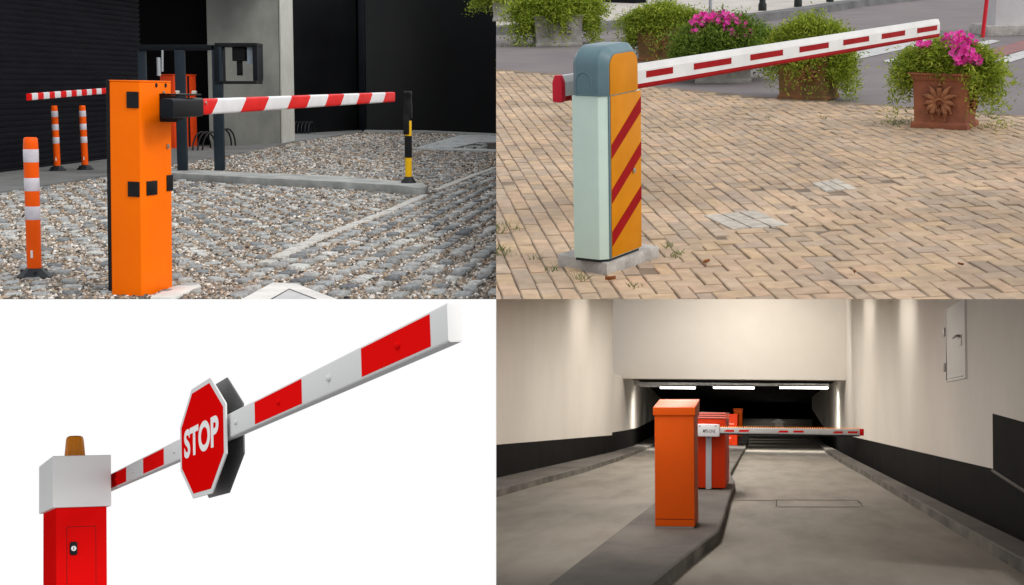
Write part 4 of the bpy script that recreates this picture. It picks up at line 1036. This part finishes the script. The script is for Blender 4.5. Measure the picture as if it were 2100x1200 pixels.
# STOP signs, one on each face of the boom
octo = [(6.443, .740), (6.118, .615), (6.111, .419), (6.402, .281), (6.863, .283), (7.159, .413), (7.137, .616), (6.863, .733)]
cy_, cz_ = 6.635, .512; hy_, hz_ = .527, .2305
octo = [(cy_ + hy_ * math.cos(R(22.5 + 45 * k)) / math.cos(R(22.5)), cz_ + hz_ * math.sin(R(22.5 + 45 * k)) / math.cos(R(22.5))) for k in range(8)]
def octa(sc, xs_, th_, mt_, nm, par):
    b = MB(); b.extr([lp((xs_, cy_ + (y - cy_) * sc, cz_ + (z - cz_) * sc)) for y, z in octo], (th_, 0, 0)); return b.build(nm, mt_, par, smooth=0, bevel=.0008)
s1 = octa(1, Xa - .018, .006, 'glosswhite', 'stop_sign', bar)
octa(.915, Xa - .0195, .0016, 'signred', 'sign_face', s1)
A_ = lp((Xa - .0198, 7.066 - .02, .4585)); lettering('lettering', 'STOP', 'liftedwhite', A_, (0, -1, 0), (0, 0, 1), .80, .124, .0, s1, bold=.035)
s2 = octa(1, Xa + tB + .012, .006, 'signback', 'stop_sign', bar); s2['label'] = 'dark grey back of the second sign'
b = MB(); b.box(*[Xa - .012 - ori[0], Xa - ori[0] - .0005], lp((0, 6.55, 0))[1], lp((0, 6.72, 0))[1], lp((0, 0, .47))[2], lp((0, 0, .55))[2]); b.build('sign_bracket', 'steelpost', bar)
b = MB(); b.box(*[Xa + tB + .0005 - ori[0], Xa - ori[0] + tB + .012], lp((0, 6.55, 0))[1], lp((0, 6.72, 0))[1], lp((0, 0, .47))[2], lp((0, 0, .55))[2]); b.build('sign_bracket', 'steelpost', bar)

# =================================================================== car park ramp
S = BR; G = S.g; WT = S.world()
CUT_BR = [(BR, [('x', XS, '>')])]
def ceil_z(Y): return S.h + Y * (855 - 612.6) / FPX * 1.0
def road_poly(name, pts, Z, m_, clip=CUT_BR):
    b = MB(); b.add([(p[0], p[1], Z) for p in pts], [tuple(range(len(pts)))]); o = b.build(name, m_, matrix=WT, clip=clip); o['kind'] = 'structure'; return o
road_poly('ramp', [(-9, 8.5), (4, 8.5), (4, 260), (-16, 260), (-9, 60)], 0, 'rampfloor')
def kerb_strip(name, inner, outer, Z, mt_top, mt_face):
    """raised strip: 'inner' = edge on the lane, 'outer' = edge at the wall"""
    b = MB(); n = len(inner)
    vs_ = [(*p, 0) for p in inner] + [(*p, Z - .012) for p in inner] + [(p[0] + (q[0] - p[0]) * .03, p[1] + (q[1] - p[1]) * .03, Z) for p, q in zip(inner, outer)] + [(*p, Z) for p in outer]
    fs = [(r_ * n + i, r_ * n + i + 1, (r_ + 1) * n + i + 1, (r_ + 1) * n + i) for r_ in range(3) for i in range(n - 1)]
    b.add(vs_, fs, [(1 if r_ == 0 else 0) for r_ in range(3) for i in range(n - 1)])
    o = b.build(name, [mt_top, mt_face], matrix=WT, clip=CUT_BR, smooth=20); o['kind'] = 'structure'; return o
KB = .10
# central island
Lx = -1.162
edge = [(1270, 1252), (1330, 1200), (1400, 1143), (1474, 1088), (1484, 1060), (1498, 1012), (1508, 994), (1507, 988), (1498, 970), (1502, 961), (1530, 915), (1534, 900), (1537, 889)]
E_ = [G(x, y, KB) for x, y in edge]
b = MB(); n = len(E_)
vs_ = [(p[0], p[1], 0) for p in E_] + [(p[0], p[1], KB - .012) for p in E_] + [(p[0] - .012, p[1], KB) for p in E_] + [(min(Lx, p[0] - .15), p[1], KB) for p in E_] + [(min(Lx, p[0] - .15), p[1], 0) for p in E_]
b.add(vs_, [(r_ * n + i, r_ * n + i + 1, (r_ + 1) * n + i + 1, (r_ + 1) * n + i) for r_ in range(4) for i in range(n - 1)], [1 if r_ == 0 else 0 for r_ in range(4) for i in range(n - 1)])
o = b.build('traffic_island', ['island', 'kerbramp'], matrix=WT, smooth=20); o['kind'] = 'structure'
# left ledge and kerb
wl = [G(x, y, KB)[:2] for x, y in ((960, 995), (1019, 980), (1140, 952), (1255, 927), (1300, 914), (1340, 893), (1366, 872))]
kl = [G(x, y, KB)[:2] for x, y in ((940, 1025), (1019, 1003), (1120, 977), (1197, 958), (1270, 936), (1338, 911), (1380, 890))]
kerb_strip('side_kerb', kl, wl, KB, 'island', 'kerbramp')
wr = [G(x, y, KB)[:2] for x, y in ((2200, 1163), (2097, 1110), (1843, 988), (1740, 936), (1689, 909), (1676, 893))]
kr = [G(x, y, KB)[:2] for x, y in ((2200, 1204), (2097, 1146), (1782, 970), (1720, 938), (1686, 916), (1668, 899))]
kerb_strip('side_kerb', kr, wr, KB, 'island', 'kerbramp')

def wall_strip(name, base_pts, dado_z, top_fn, label, cat, thick=-1, z0=0.0, shift=0.0):
    """painted wall: dark dado below, cream above; one thing with a dado part"""
    n = len(base_pts); t = thing(name, label, cat, S, (base_pts[0][0], base_pts[0][1], 0))
    o_ = np.array([base_pts[0][0], base_pts[0][1], 0]); P = [np.array([p[0], p[1], 0]) - o_ for p in base_pts]
    cl = None
    b = MB(); vs_ = [(p[0], p[1], dz_ if name else 0) for p, dz_ in zip(P, dado_z)] + [(p[0], p[1], top_fn(q)) for p, q in zip(P, base_pts)]
    vs_ += [(p[0] + thick * .3, p[1], z) for p, z in zip(P, [v[2] for v in vs_[:n]])] + [(p[0] + thick * .3, p[1], top_fn(q)) for p, q in zip(P, base_pts)]
    fs = [(i, i + 1, n + i + 1, n + i) for i in range(n - 1)] + [(2 * n + i, 2 * n + i + 1, 3 * n + i + 1, 3 * n + i) for i in range(n - 1)] + [(n + i, n + i + 1, 3 * n + i + 1, 3 * n + i) for i in range(n - 1)]
    fs += [(0, n, 3 * n, 2 * n), (n - 1, 2 * n - 1, 4 * n - 1, 3 * n - 1)]
    b.add(vs_, fs); o = b.build('wall_face', 'cream', t, smooth=35, clip=CUT_BR, off=o_)
    b = MB(); e = -np.sign(thick) * .003
    vs_ = [(p[0] + e, p[1], z0) for p in P] + [(p[0] + e, p[1], z) for p, z in zip(P, dado_z)] + [(p[0] + thick * .3, p[1], z0) for p in P] + [(p[0] + thick * .3, p[1], z) for p, z in zip(P, dado_z)]
    fs = [(i, i + 1, n + i + 1, n + i) for i in range(n - 1)] + [(n + i, n + i + 1, 3 * n + i + 1, 3 * n + i) for i in range(n - 1)] + [(2 * n + i, 2 * n + i + 1, 3 * n + i + 1, 3 * n + i) for i in range(n - 1)]
    fs += [(0, n, 3 * n, 2 * n), (n - 1, 2 * n - 1, 4 * n - 1, 3 * n - 1)]
    b.add(vs_, fs); b.build('dado', 'dado', t, smooth=35, clip=CUT_BR, off=o_)
    return t
def dz(px, py, X=None, Y=None): return S.at(px, py, Y)[2]
# left wall up to the lintel: it starts where the frame edge of this site is
a0 = G(1019, 980, KB); a1_ = G(1255, 927, KB); sl_ = (a1_[:2] - a0[:2]) / (a1_[1] - a0[1])
yl0 = a0[1] - .0
while stage_proj(S, np.array([[*(a0[:2] + sl_ * (yl0 - a0[1])), 0.]]))[0][0] > XS + .4: yl0 -= .02
yl0 -= .3
LW = [a0[:2] + sl_ * (y - a0[1]) for y in (yl0, a0[1] + 6, a0[1] + 12, a1_[1])]
def dtop(px0, py0, px1, py1):
    return lambda p: S.at(*(lambda u: (u, py0 + (py1 - py0) * (u - px0) / (px1 - px0)))(stage_proj(S, np.array([[p[0], p[1], .5]]))[0][0]), p[1])[2]
f_ = dtop(1018, 912, 1250, 893)
wall_strip('garage_wall', LW, [f_(p) for p in LW], lambda p: ceil_z(p[1]), 'cream left wall with black painted base beside the left lane', 'wall', -1)
# curved wall under the lintel
cp = [(1253.5, 926), (1275, 921), (1295, 915), (1310, 909), (1325, 901), (1340, 893), (1355, 881), (1366, 872)]
CW = smooth_line([G(x, y, KB)[:2] for x, y in cp], 3); zt_ = 2.09
dtp = ([1250, 1254, 1280, 1305, 1320, 1338, 1352, 1366], [888, 887, 883, 878, 871, 862, 852, 842])
def cz(p): u_ = stage_proj(S, np.array([[p[0], p[1], .5]]))[0][0]; return S.at(u_, np.interp(u_, *dtp), p[1])[2]
wall_strip('curved_wall', CW, [cz(p) for p in CW], lambda p: max(zt_, S.at(1300, 780, p[1])[2]), 'short curved cream wall under the lintel, ending at the dark tunnel', 'wall', -1)
YL = 44.0
# right wall
r0, r1, r2, r3 = G(2030, 1078, KB), G(1843, 988, KB), G(1715, 923, KB), G(1663, 880, KB)
yj = 15.65
def rx(Y): return np.interp(Y, [0, 14.1, 26.6, 48, 62, 95], [2.125, 2.118, 2.094, 2.10, 2.16, 2.56])
RW = [(rx(y), y) for y in (yj, 18, 22, 26.6, 34, 40, YL)]
f_ = dtop(1737, 893, 2017, 957)
wall_strip('garage_wall', RW, [f_(p) for p in RW], lambda p: ceil_z(p[1]), 'long cream right wall with black painted base and a white hatch', 'wall', 1)
RW2 = [(rx(y), y) for y in (YL + .02, 55, 62, 70, 80, 92)]
dt2 = ([1660, 1665, 1690, 1712, 1740], [833, 838, 878, 891, 894])
def cz2(p): u_ = stage_proj(S, np.array([[p[0], p[1], .5]]))[0][0]; return S.at(u_, np.interp(u_, *dt2), p[1])[2]
wall_strip('inner_wall', RW2, [cz2(p) for p in RW2], lambda p: max(zt_, S.at(1690, 780, p[1])[2]), 'cream wall stub under the right end of the lintel', 'wall', 1)
# nearer wall section, painted black higher up
RN = [(rx(y) - .02, y) for y in (11.0, 13.3, yj - .004)]
wall_strip('garage_wall', RN, [S.at(2097, 871, 13.3)[2] - .10, S.at(2097, 871, 13.3)[2], S.at(2021, 848, yj)[2]], lambda p: ceil_z(p[1]), 'near end of the right wall, painted black to chest height', 'wall', 1)
b = MB(); A_, B_ = S.at(2020, 965, yj - .05), S.at(2097, 1019, 13.3); C_ = B_ + (B_ - A_)
b.tube([(rx(A_[1]) - .035, A_[1], A_[2]), (rx(B_[1]) - .035, B_[1], B_[2]), (rx(C_[1]) - .035, C_[1], C_[2])], .016, 4)
o = b.build('wall_rail', 'island', matrix=WT); tag(o, 'thin dull brown rail along the black near end of the right wall', 'rail')
# lintel wall over the tunnel mouth
YL = 44.0; xl, xr = a1_[0] - 1.2, rx(YL)
zl = S.at(1480, 778, YL)[2]
b = MB(); b.box(xl, xr, YL, YL + .9, zl, ceil_z(YL) + .02); o = b.build('lintel_wall', 'cream', matrix=WT, clip=CUT_BR, bevel=.01); tag(o, 'broad cream lintel wall above the tunnel mouth', 'wall')
# ceiling over the ramp, tunnel beyond
b = MB(); ys = (9.9, 44.9)
b.extr([(-5.2, ys[0], ceil_z(ys[0])), (2.6, ys[0], ceil_z(ys[0])), (2.6, ys[1], ceil_z(ys[1])), (-5.2, ys[1], ceil_z(ys[1]))], (0, .0, .10)); o = b.build('ceiling', 'cream', matrix=WT, clip=CUT_BR, smooth=0); o['kind'] = 'structure'
zc_ = 2.16
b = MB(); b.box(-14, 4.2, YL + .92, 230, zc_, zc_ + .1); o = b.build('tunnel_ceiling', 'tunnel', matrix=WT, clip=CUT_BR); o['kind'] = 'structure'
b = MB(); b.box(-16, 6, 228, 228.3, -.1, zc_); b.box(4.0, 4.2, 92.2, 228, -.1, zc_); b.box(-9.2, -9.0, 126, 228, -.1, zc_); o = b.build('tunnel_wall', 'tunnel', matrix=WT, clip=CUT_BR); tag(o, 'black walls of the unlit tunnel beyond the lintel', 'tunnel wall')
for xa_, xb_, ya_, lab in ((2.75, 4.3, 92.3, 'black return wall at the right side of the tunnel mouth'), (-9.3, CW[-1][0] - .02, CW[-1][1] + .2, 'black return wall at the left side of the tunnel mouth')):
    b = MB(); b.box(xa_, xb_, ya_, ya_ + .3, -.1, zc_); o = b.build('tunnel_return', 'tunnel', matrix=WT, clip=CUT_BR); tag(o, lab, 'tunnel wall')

# fluorescent lamps and cable tray under the lintel
for k, (xa, xb, lab) in enumerate(((1352, 1428, 'left fluorescent tube under the lintel, mostly hidden by the cable tray'), (1461, 1549, 'lit fluorescent tube under the middle of the lintel'), (1597, 1700, 'lit fluorescent tube at the right end of the lintel'))):
    Yt = 49.0; A_, B_ = S.at(xa, 795.5, Yt), S.at(xb, 795.5, Yt); c_ = (A_ + B_) / 2
    t = thing('fluorescent_lamp', lab, 'lamp', S, c_, 0, 'fluorescent lamps under the lintel'); hl = (B_[0] - A_[0]) / 2
    b = MB(); b.box(-hl, hl, -.06, .06, .035, .085); b.build('fitting', 'doorwhite', t, bevel=.006)
    b = MB(); b.tube([(-hl + .03, 0, 0), (hl - .03, 0, 0)], .027, 10); b.build('tube', 'tube', t)
    l = bpy.data.lights.new('fluorescent', 'AREA'); l.shape = 'RECTANGLE'; l.size = 2 * hl; l.size_y = .1; l.energy = 90; l.color = (1, .97, .9)
    o = bpy.data.objects.new('lamp_light', l); col.objects.link(o); o.parent = t; o.location = (0, 0, -.045); o.rotation_euler = (R(8), 0, 0)
A_, B_ = S.at(1298, 785, 49.6), S.at(1700, 783.5, 49.6)
b = MB(); b.box(A_[0], B_[0], 49.6, 49.62, A_[2] - .055, A_[2] + .02); b.box(A_[0], B_[0], 49.95, 49.97, A_[2] - .055, A_[2] + .02); b.box(A_[0], B_[0], 49.6, 49.97, A_[2] - .060, A_[2] - .0553)
o = b.build('cable_tray', 'traygrey', matrix=WT); tag(o, 'grey metal cable tray running under the lintel', 'cable tray')
b = MB(); C_ = S.at(1425, 790, 50.4)
b.tube([(A_[0] + .15, 50.4, C_[2] - .02), (C_[0] - .2, 50.4, C_[2] - .02), (C_[0] - .05, 50.4, C_[2] - .05)], .05, 8)
o = b.build('pipe', 'traygrey', matrix=WT); tag(o, 'grey pipe behind the cable tray at the left', 'pipe')

# white hatch in the right wall
ya, yb_ = S.atX(1944, 700, rx(17.8))[1], S.atX(1981, 700, rx(17.8))[1]; zlo = S.atX(1962, 776, rx(17.8))[2]; zhi = ceil_z(yb_) - .015
t = thing('wall_hatch', 'narrow white metal hatch with hinges and handle in the right wall', 'hatch', S, (rx(17.8) + .01, (ya + yb_) / 2, zlo))
L2 = abs(ya - yb_) / 2; HH = zhi - zlo
b = MB(); b.box(-.035, .0, -L2 - .10, -L2, -.02, HH + .0); b.box(-.035, .0, L2, L2 + .08, -.02, HH); b.box(-.035, .0, -L2, L2, -.02, -.001); b.build('frame', 'doorwhite', t, bevel=.003)
b = MB(); b.box(-.028, .0, -L2 + .03, L2 - .01, .01, HH); b.build('door', 'doorwhite', t, bevel=.003)
b = MB(); b.box(-.030, -.0284, -L2 + .0, -L2 + .03, .0, HH); b.build('seam', 'ink', t, smooth=0)
for zz in (.12, .62): b = MB(); b.box(-.055, -.03, L2 + .02, L2 + .14, zz * HH, zz * HH + .10); b.build('hinge', 'metal', t, bevel=.004)
b = MB(); hz = S.atX(1971, 690, rx(17.8))[2] - zlo; b.box(-.036, -.0285, -L2 + .20, -L2 + .42, hz - .11, hz + .02); b.tube([(-.036, -L2 + .3, hz), (-.075, -L2 + .3, hz), (-.075, -L2 + .62, hz - .005)], .014, 8); b.build('handle', 'metal', t, bevel=.002)

# --- cabinets and the boom
c0 = G(1384, 1083, KB)
def box_cab(name, label, cat, base, w_, d_, h_, mt_, lid=True, roll=0, group=None, slope=0.0):
    t = thing(name, label, cat, S, base, 0, group, roll)
    b = MB(); b.box(-w_ / 2, w_ / 2, 0, d_, .012, h_); b.build('cabinet', mt_, t, bevel=.006, seg=3)
    b = MB(); b.box(-w_ / 2 + .01, w_ / 2 - .01, .01, d_ - .01, 0, .012); b.build('base', 'metal', t)
    if lid:
        z_ = h_ - .055
        b = MB(); b.add([(-w_ / 2 - .012, -.014, z_), (w_ / 2 + .012, -.014, z_), (w_ / 2 + .012, d_ + .012, z_), (-w_ / 2 - .012, d_ + .012, z_),
                         (-w_ / 2 - .012, -.014, h_ + .012), (w_ / 2 + .012, -.014, h_ + .012), (w_ / 2 + .018, d_ + .012, h_ + .012 + slope), (-w_ / 2 - .008, d_ + .012, h_ + .012 + slope)],
                        [(3, 2, 1, 0), (4, 5, 6, 7), (0, 1, 5, 4), (1, 2, 6, 5), (2, 3, 7, 6), (3, 0, 4, 7)]); b.build('lid', mt_, t, bevel=.005, seg=3)
    return t
pxm = FPX / c0[1]
wA = 80 / pxm; hA = 244 / pxm
tA = box_cab('ticket_cabinet', 'tall plain orange cabinet standing nearest on the traffic island', 'cabinet', c0, wA, .75, hA - .012, 'orangecab', roll=R(-.6), slope=.075, group='orange cabinets on the traffic island')
b = MB(); b.box(-wA / 2 + .004, wA / 2 - .004, -.002, .0, .07, .074); b.build('panel_seam', 'seam', tA, smooth=0)
# red barrier behind it
cb = G(1452, 1004, KB); pb_ = FPX / cb[1]; wB = 70 / pb_; hB_ = 154 / pb_
tB_ = thing('traffic_barrier', 'red barrier cabinet with white lettered housing and level boom across the right lane', 'barrier', S, cb)
b = MB(); b.box(-wB / 2, wB / 2, 0, 2.0, .02, hB_ - .07); b.build('cabinet', 'redcab', tB_, bevel=.008)
for k in range(3):
    z_ = hB_ - .07 + k * .028
    b = MB(); b.box(-wB / 2 - .008, wB / 2 + .002, -.012 + k * .012, 2.0, z_ + .006, z_ + .024); b.build('lid_plate', 'redtrim', tB_, bevel=.004)
def bx_(nm, xa, xb, ya_, yb2, d0, d1_, mt_, par, bev=.006):
    A_, B_ = S.at(xa, yb2, cb[1]) - cb, S.at(xb, ya_, cb[1]) - cb; b = MB(); b.box(A_[0], B_[0], d0, d1_, A_[2], B_[2]); return b.build(nm, mt_, par, bevel=bev)
bx_('strip', 1447.5, 1459.5, 893, 1003, -.035, -.001, 'greystrip', tB_, .004)
hs_ = bx_('arm_housing', 1428.5, 1476.5, 870, 895, -.16, -.001, 'housing', tB_, .02)
for px_ in (1435, 1468): A_ = S.at(px_, 874, cb[1] - .16) - cb; b = MB(); b.tube([(A_[0], -.158, A_[2]), (A_[0], -.163, A_[2])], .008, 10); b.build('screw', 'ink', hs_, smooth=0)
A_ = S.at(1453, 892.3, cb[1] - .04) - cb; b = MB(); b.tube([(A_[0], -.034, A_[2] - .035), (A_[0], -.039, A_[2] - .035)], .009, 10); b.build('screw', 'ink', tB_, smooth=0)
A_ = S.at(1441.5, 887.5, cb[1] - .16) - cb; B_ = S.at(1467, 881, cb[1] - .16) - cb
lettering('lettering', 'MPS-ONE', 'ink', (A_[0], -.1615, A_[2]), (1, 0, 0), (0, 0, 1), B_[0] - A_[0], B_[2] - A_[2], 0, hs_, bold=.01)
P0, P1 = S.at(1474, 882.6, cb[1] - .10) - cb, S.at(1763, 886.5, cb[1] - .10) - cb; ax = (P1 - P0) / np.linalg.norm(P1 - P0); hz_ = 6.0 / pb_
b = MB(); b.beam(P0, P1, (0, 1, 0), (0, 0, 1), rrect(.035, hz_, .012), [0, 1], lambda i, k: 0); boomB = b.build('boom', 'boomwhite', tB_, smooth=50)
b = MB(); b.beam(P1 - ax * .002, P1 + ax * (8 / pb_), (0, 1, 0), (0, 0, 1), rrect(.04, hz_ * 1.12, .014), [0, 1], lambda i, k: 0); b.build('end_cap', 'redfoil', boomB, bevel=.006)
for xa, xb in ((1484, 1535), (1594, 1647), (1707, 1758)):
    y_ = 883.6 + (xa - 1474) / 289 * 3.9
    for xs_, xe_, s0, s1 in ((xa, xa + (xb - xa) * .42, 5, 0), (xa + (xb - xa) * .42, xa + (xb - xa) * .62, 0, 0), (xa + (xb - xa) * .62, xb, 0, 2)):
        if s0 == 0 and s1 == 0: 
            continue
        A_, B_, C_, D_ = [S.at(px_, py_, cb[1] - .10 - .0362) - cb for px_, py_ in ((xs_, y_ + 2), (xe_ - (0), y_ + 2.2), (xe_ + (0 if s0 else s1), y_ - 2), (xs_ + s0, y_ - 2.2))]
        b = MB(); b.extr([A_, B_, C_, D_], (0, .0012, 0)); b.build('stripe', 'redfoil', boomB, smooth=0)
b = MB(); nl = 62
for k in range(nl):
    q = P0 + (P1 - P0) * ((k + .5) / nl); b.box(q[0] - .006, q[0] + .006, -.115, -.085, q[2] + hz_, q[2] + hz_ + .016)
b.build('light_strip', 'ledlamp', boomB, smooth=0)
b = MB(); b.beam(P0 + np.array([0, 0, -hz_ - .008]), P1 + np.array([0, 0, -hz_ - .008]), (0, 1, 0), (0, 0, 1), rrect(.02, .0085, .003), [0, 1], lambda i, k: 0); b.build('rubber_edge', 'blackrub', boomB)
# two more behind
cc = G(1499, 914, .10); pc = FPX / cc[1]
t = box_cab('ticket_cabinet', 'small red cabinet behind the boom with a tiny white label', 'cabinet', cc, 25 / pc, 3, 63 / pc, 'redcab', group='orange cabinets on the traffic island')
A_ = S.at(1494, 871, cc[1]) - cc; B_ = S.at(1505, 868, cc[1]) - cc; b = MB(); b.box(A_[0], B_[0], -.012, -.001, A_[2], B_[2]); b.build('label_plate', 'redtrim', t)
A_ = S.at(1495, 900, cc[1]) - cc; B_ = S.at(1499, 896, cc[1]) - cc; b = MB(); b.box(A_[0], B_[0], -.012, -.001, A_[2], B_[2]); b.build('label_plate', 'redtrim', t)
cd = G(1513, 895, .10); pd = FPX / cd[1]
box_cab('ticket_cabinet', 'slim orange cabinet farthest back on the island, rising above the red one', 'cabinet', cd, 17.5 / pd, 3, 56 / pd, 'orangecab', group='orange cabinets on the traffic island')

# floor marks
def lane_lines(name, loops, wpx, mt_, Z=.004):
    b = MB()
    for pts in loops:
        P = [G(x, y, Z) for x, y in pts]
        for i in range(len(P) - 1):
            d = P[i + 1] - P[i]; d /= np.linalg.norm(d); nn = np.array([-d[1], d[0], 0]); wv_ = .006 + .03 * abs(d[0]) * 1.0
            b.add([P[i] - nn * wv_, P[i + 1] - nn * wv_, P[i + 1] + nn * wv_, P[i] + nn * wv_], [(0, 1, 2, 3)])
    o = b.build(name, mt_, matrix=WT); o['kind'] = 'structure'; return o
lane_lines('floor_joint', [[(1592, 1039), (1592.5, 1026), (1597, 1025), (1757, 1026), (1770, 1039)], [(1592, 1039.5), (1764, 1039.5)], [(1760, 1027), (1768, 1033)], [(1500, 1026), (1592, 1026)]], 1, 'patch')
lane_lines('floor_joint', [[(1540, 899), (1668, 898.5)]], 1, 'patch', .005)
fy, fz = [78, 90, 130, 170, 229], [.004, .39, .90, 1.25, 1.62]
b = MB(); b.add([(x, y, z) for y, z in zip(fy, fz) for x in (-16, 4.2)], [(2 * i, 2 * i + 1, 2 * i + 3, 2 * i + 2) for i in range(4)])
o = b.build('rising_ramp', 'rampfloor', matrix=WT, clip=CUT_BR, smooth=0); o['kind'] = 'structure'
def on_rise(x, y):
    lo, hi = 78, 228
    for _ in range(40):
        mid = (lo + hi) / 2; q = S.at(x, y, mid)
        if q[2] > np.interp(mid, fy, fz): lo = mid
        else: hi = mid
    return S.at(x, y, lo - .15) + np.array([0, 0, .012])
P = [on_rise(x, y) for x, y in ((1589, 879), (1608, 879), (1605, 867.5), (1613, 867.3), (1596, 859.5), (1580, 867.7), (1590, 867.5))]
b = MB(); b.add(P, [tuple(range(7))]); o = b.build('road_arrow', 'arrow', matrix=WT, smooth=0); o['kind'] = 'structure'

# ceiling lamps: downlights that wash the walls, and unseen luminaires added to brighten the lanes
def downlight(p, watt, label, spread=70, aim=(0, 0, -1), rad=.05, blend=.9):
    t = thing('downlight', label, 'lamp', S, p, 0, 'downlights in the ramp ceiling, with added ones in the tunnel')
    b = MB(); b.lathe([(.07, .0), (.07, .02), (.05, .06)], 14); b.build('fitting', 'metal', t)
    l = bpy.data.lights.new('downlight_lamp', 'SPOT'); l.energy = watt; l.spot_size = R(spread); l.spot_blend = blend; l.shadow_soft_size = rad; l.color = (1, .96, .90)
    o = bpy.data.objects.new('lamp', l); col.objects.link(o); o.parent = t; o.location = (0, 0, -.004)
    o.rotation_euler = (-Vector(aim)).to_track_quat('Z', 'Y').to_euler()
    return t
def wall_washer(x, Y, ln, watt, label, lean):
    t = thing('wall_washer', label, 'lamp', S, (x, Y, ceil_z(Y) - .006), 0, 'linear lamps washing the ramp walls', pitch=math.atan((855 - 612.6) / FPX))
    b = MB(); b.box(-.06, .06, -ln / 2, ln / 2, .003, .05); b.build('fitting', 'doorwhite', t)
    l = bpy.data.lights.new('wall_washer', 'AREA'); l.shape = 'RECTANGLE'; l.size = .1; l.size_y = ln; l.energy = watt; l.color = (1, .95, .87)
    o = bpy.data.objects.new('lamp_light', l); col.objects.link(o); o.parent = t; o.rotation_euler = (0, lean, 0)
wall_washer(rx(34) - .6, 34, 3.5, 27, 'linear lamp over the right wall near the lintel', R(-25))
wall_washer(rx(25) - .6, 24.8, 2.6, 25, 'linear lamp over the middle of the right wall', R(-25))
Yw = 33.0; wall_washer(a0[0] + sl_[0] * (Yw - a0[1]) + .7, Yw, 3.0, 26, 'linear lamp over the left wall', R(25))
downlight((-.4, 40.6, ceil_z(40.6) - .006), 950, 'downlight in front of the lintel wall', 165, (.0, 1.2, -.7), .4)
for k in range(9):  # hidden lamps added so the tunnel floor and arrow show
    Y = 58 + 8 * k; downlight((-1.4 + .25 * k, Y, zc_ - .002), 150, 'hidden downlight added to brighten the tunnel floor, %s behind the lintel' % 'first second third fourth fifth sixth seventh eighth ninth'.split()[k], 165, (0, .5, -1), .1)
for k, (x_, Y, wt) in enumerate(((-1.0, 14, 95), (-1.0, 21.5, 160), (-1.0, 29, 225), (-1.0, 36.5, 290))):  # unseen fill lamps, put in to light floor and walls evenly
    t = thing('added_ceiling_lamp', 'long unseen lamp added to brighten the ramp, %s of four in a row' % ['first', 'second', 'third', 'last'][k], 'lamp', S, (x_, Y, ceil_z(Y) - .005), 0, 'added flat lamps in the ramp ceiling', pitch=math.atan((855 - 612.6) / FPX))
    b = MB(); b.box(-.3, .3, -3.5, 3.5, .001, .04); b.build('fitting', 'doorwhite', t, bevel=.005)
    l = bpy.data.lights.new('added_ceiling_lamp', 'AREA'); l.shape = 'RECTANGLE'; l.size = .5; l.size_y = 7.0; l.energy = wt; l.color = (1, .95, .885)
    o = bpy.data.objects.new('lamp', l); col.objects.link(o); o.parent = t; o.location = (0, 0, -.002)
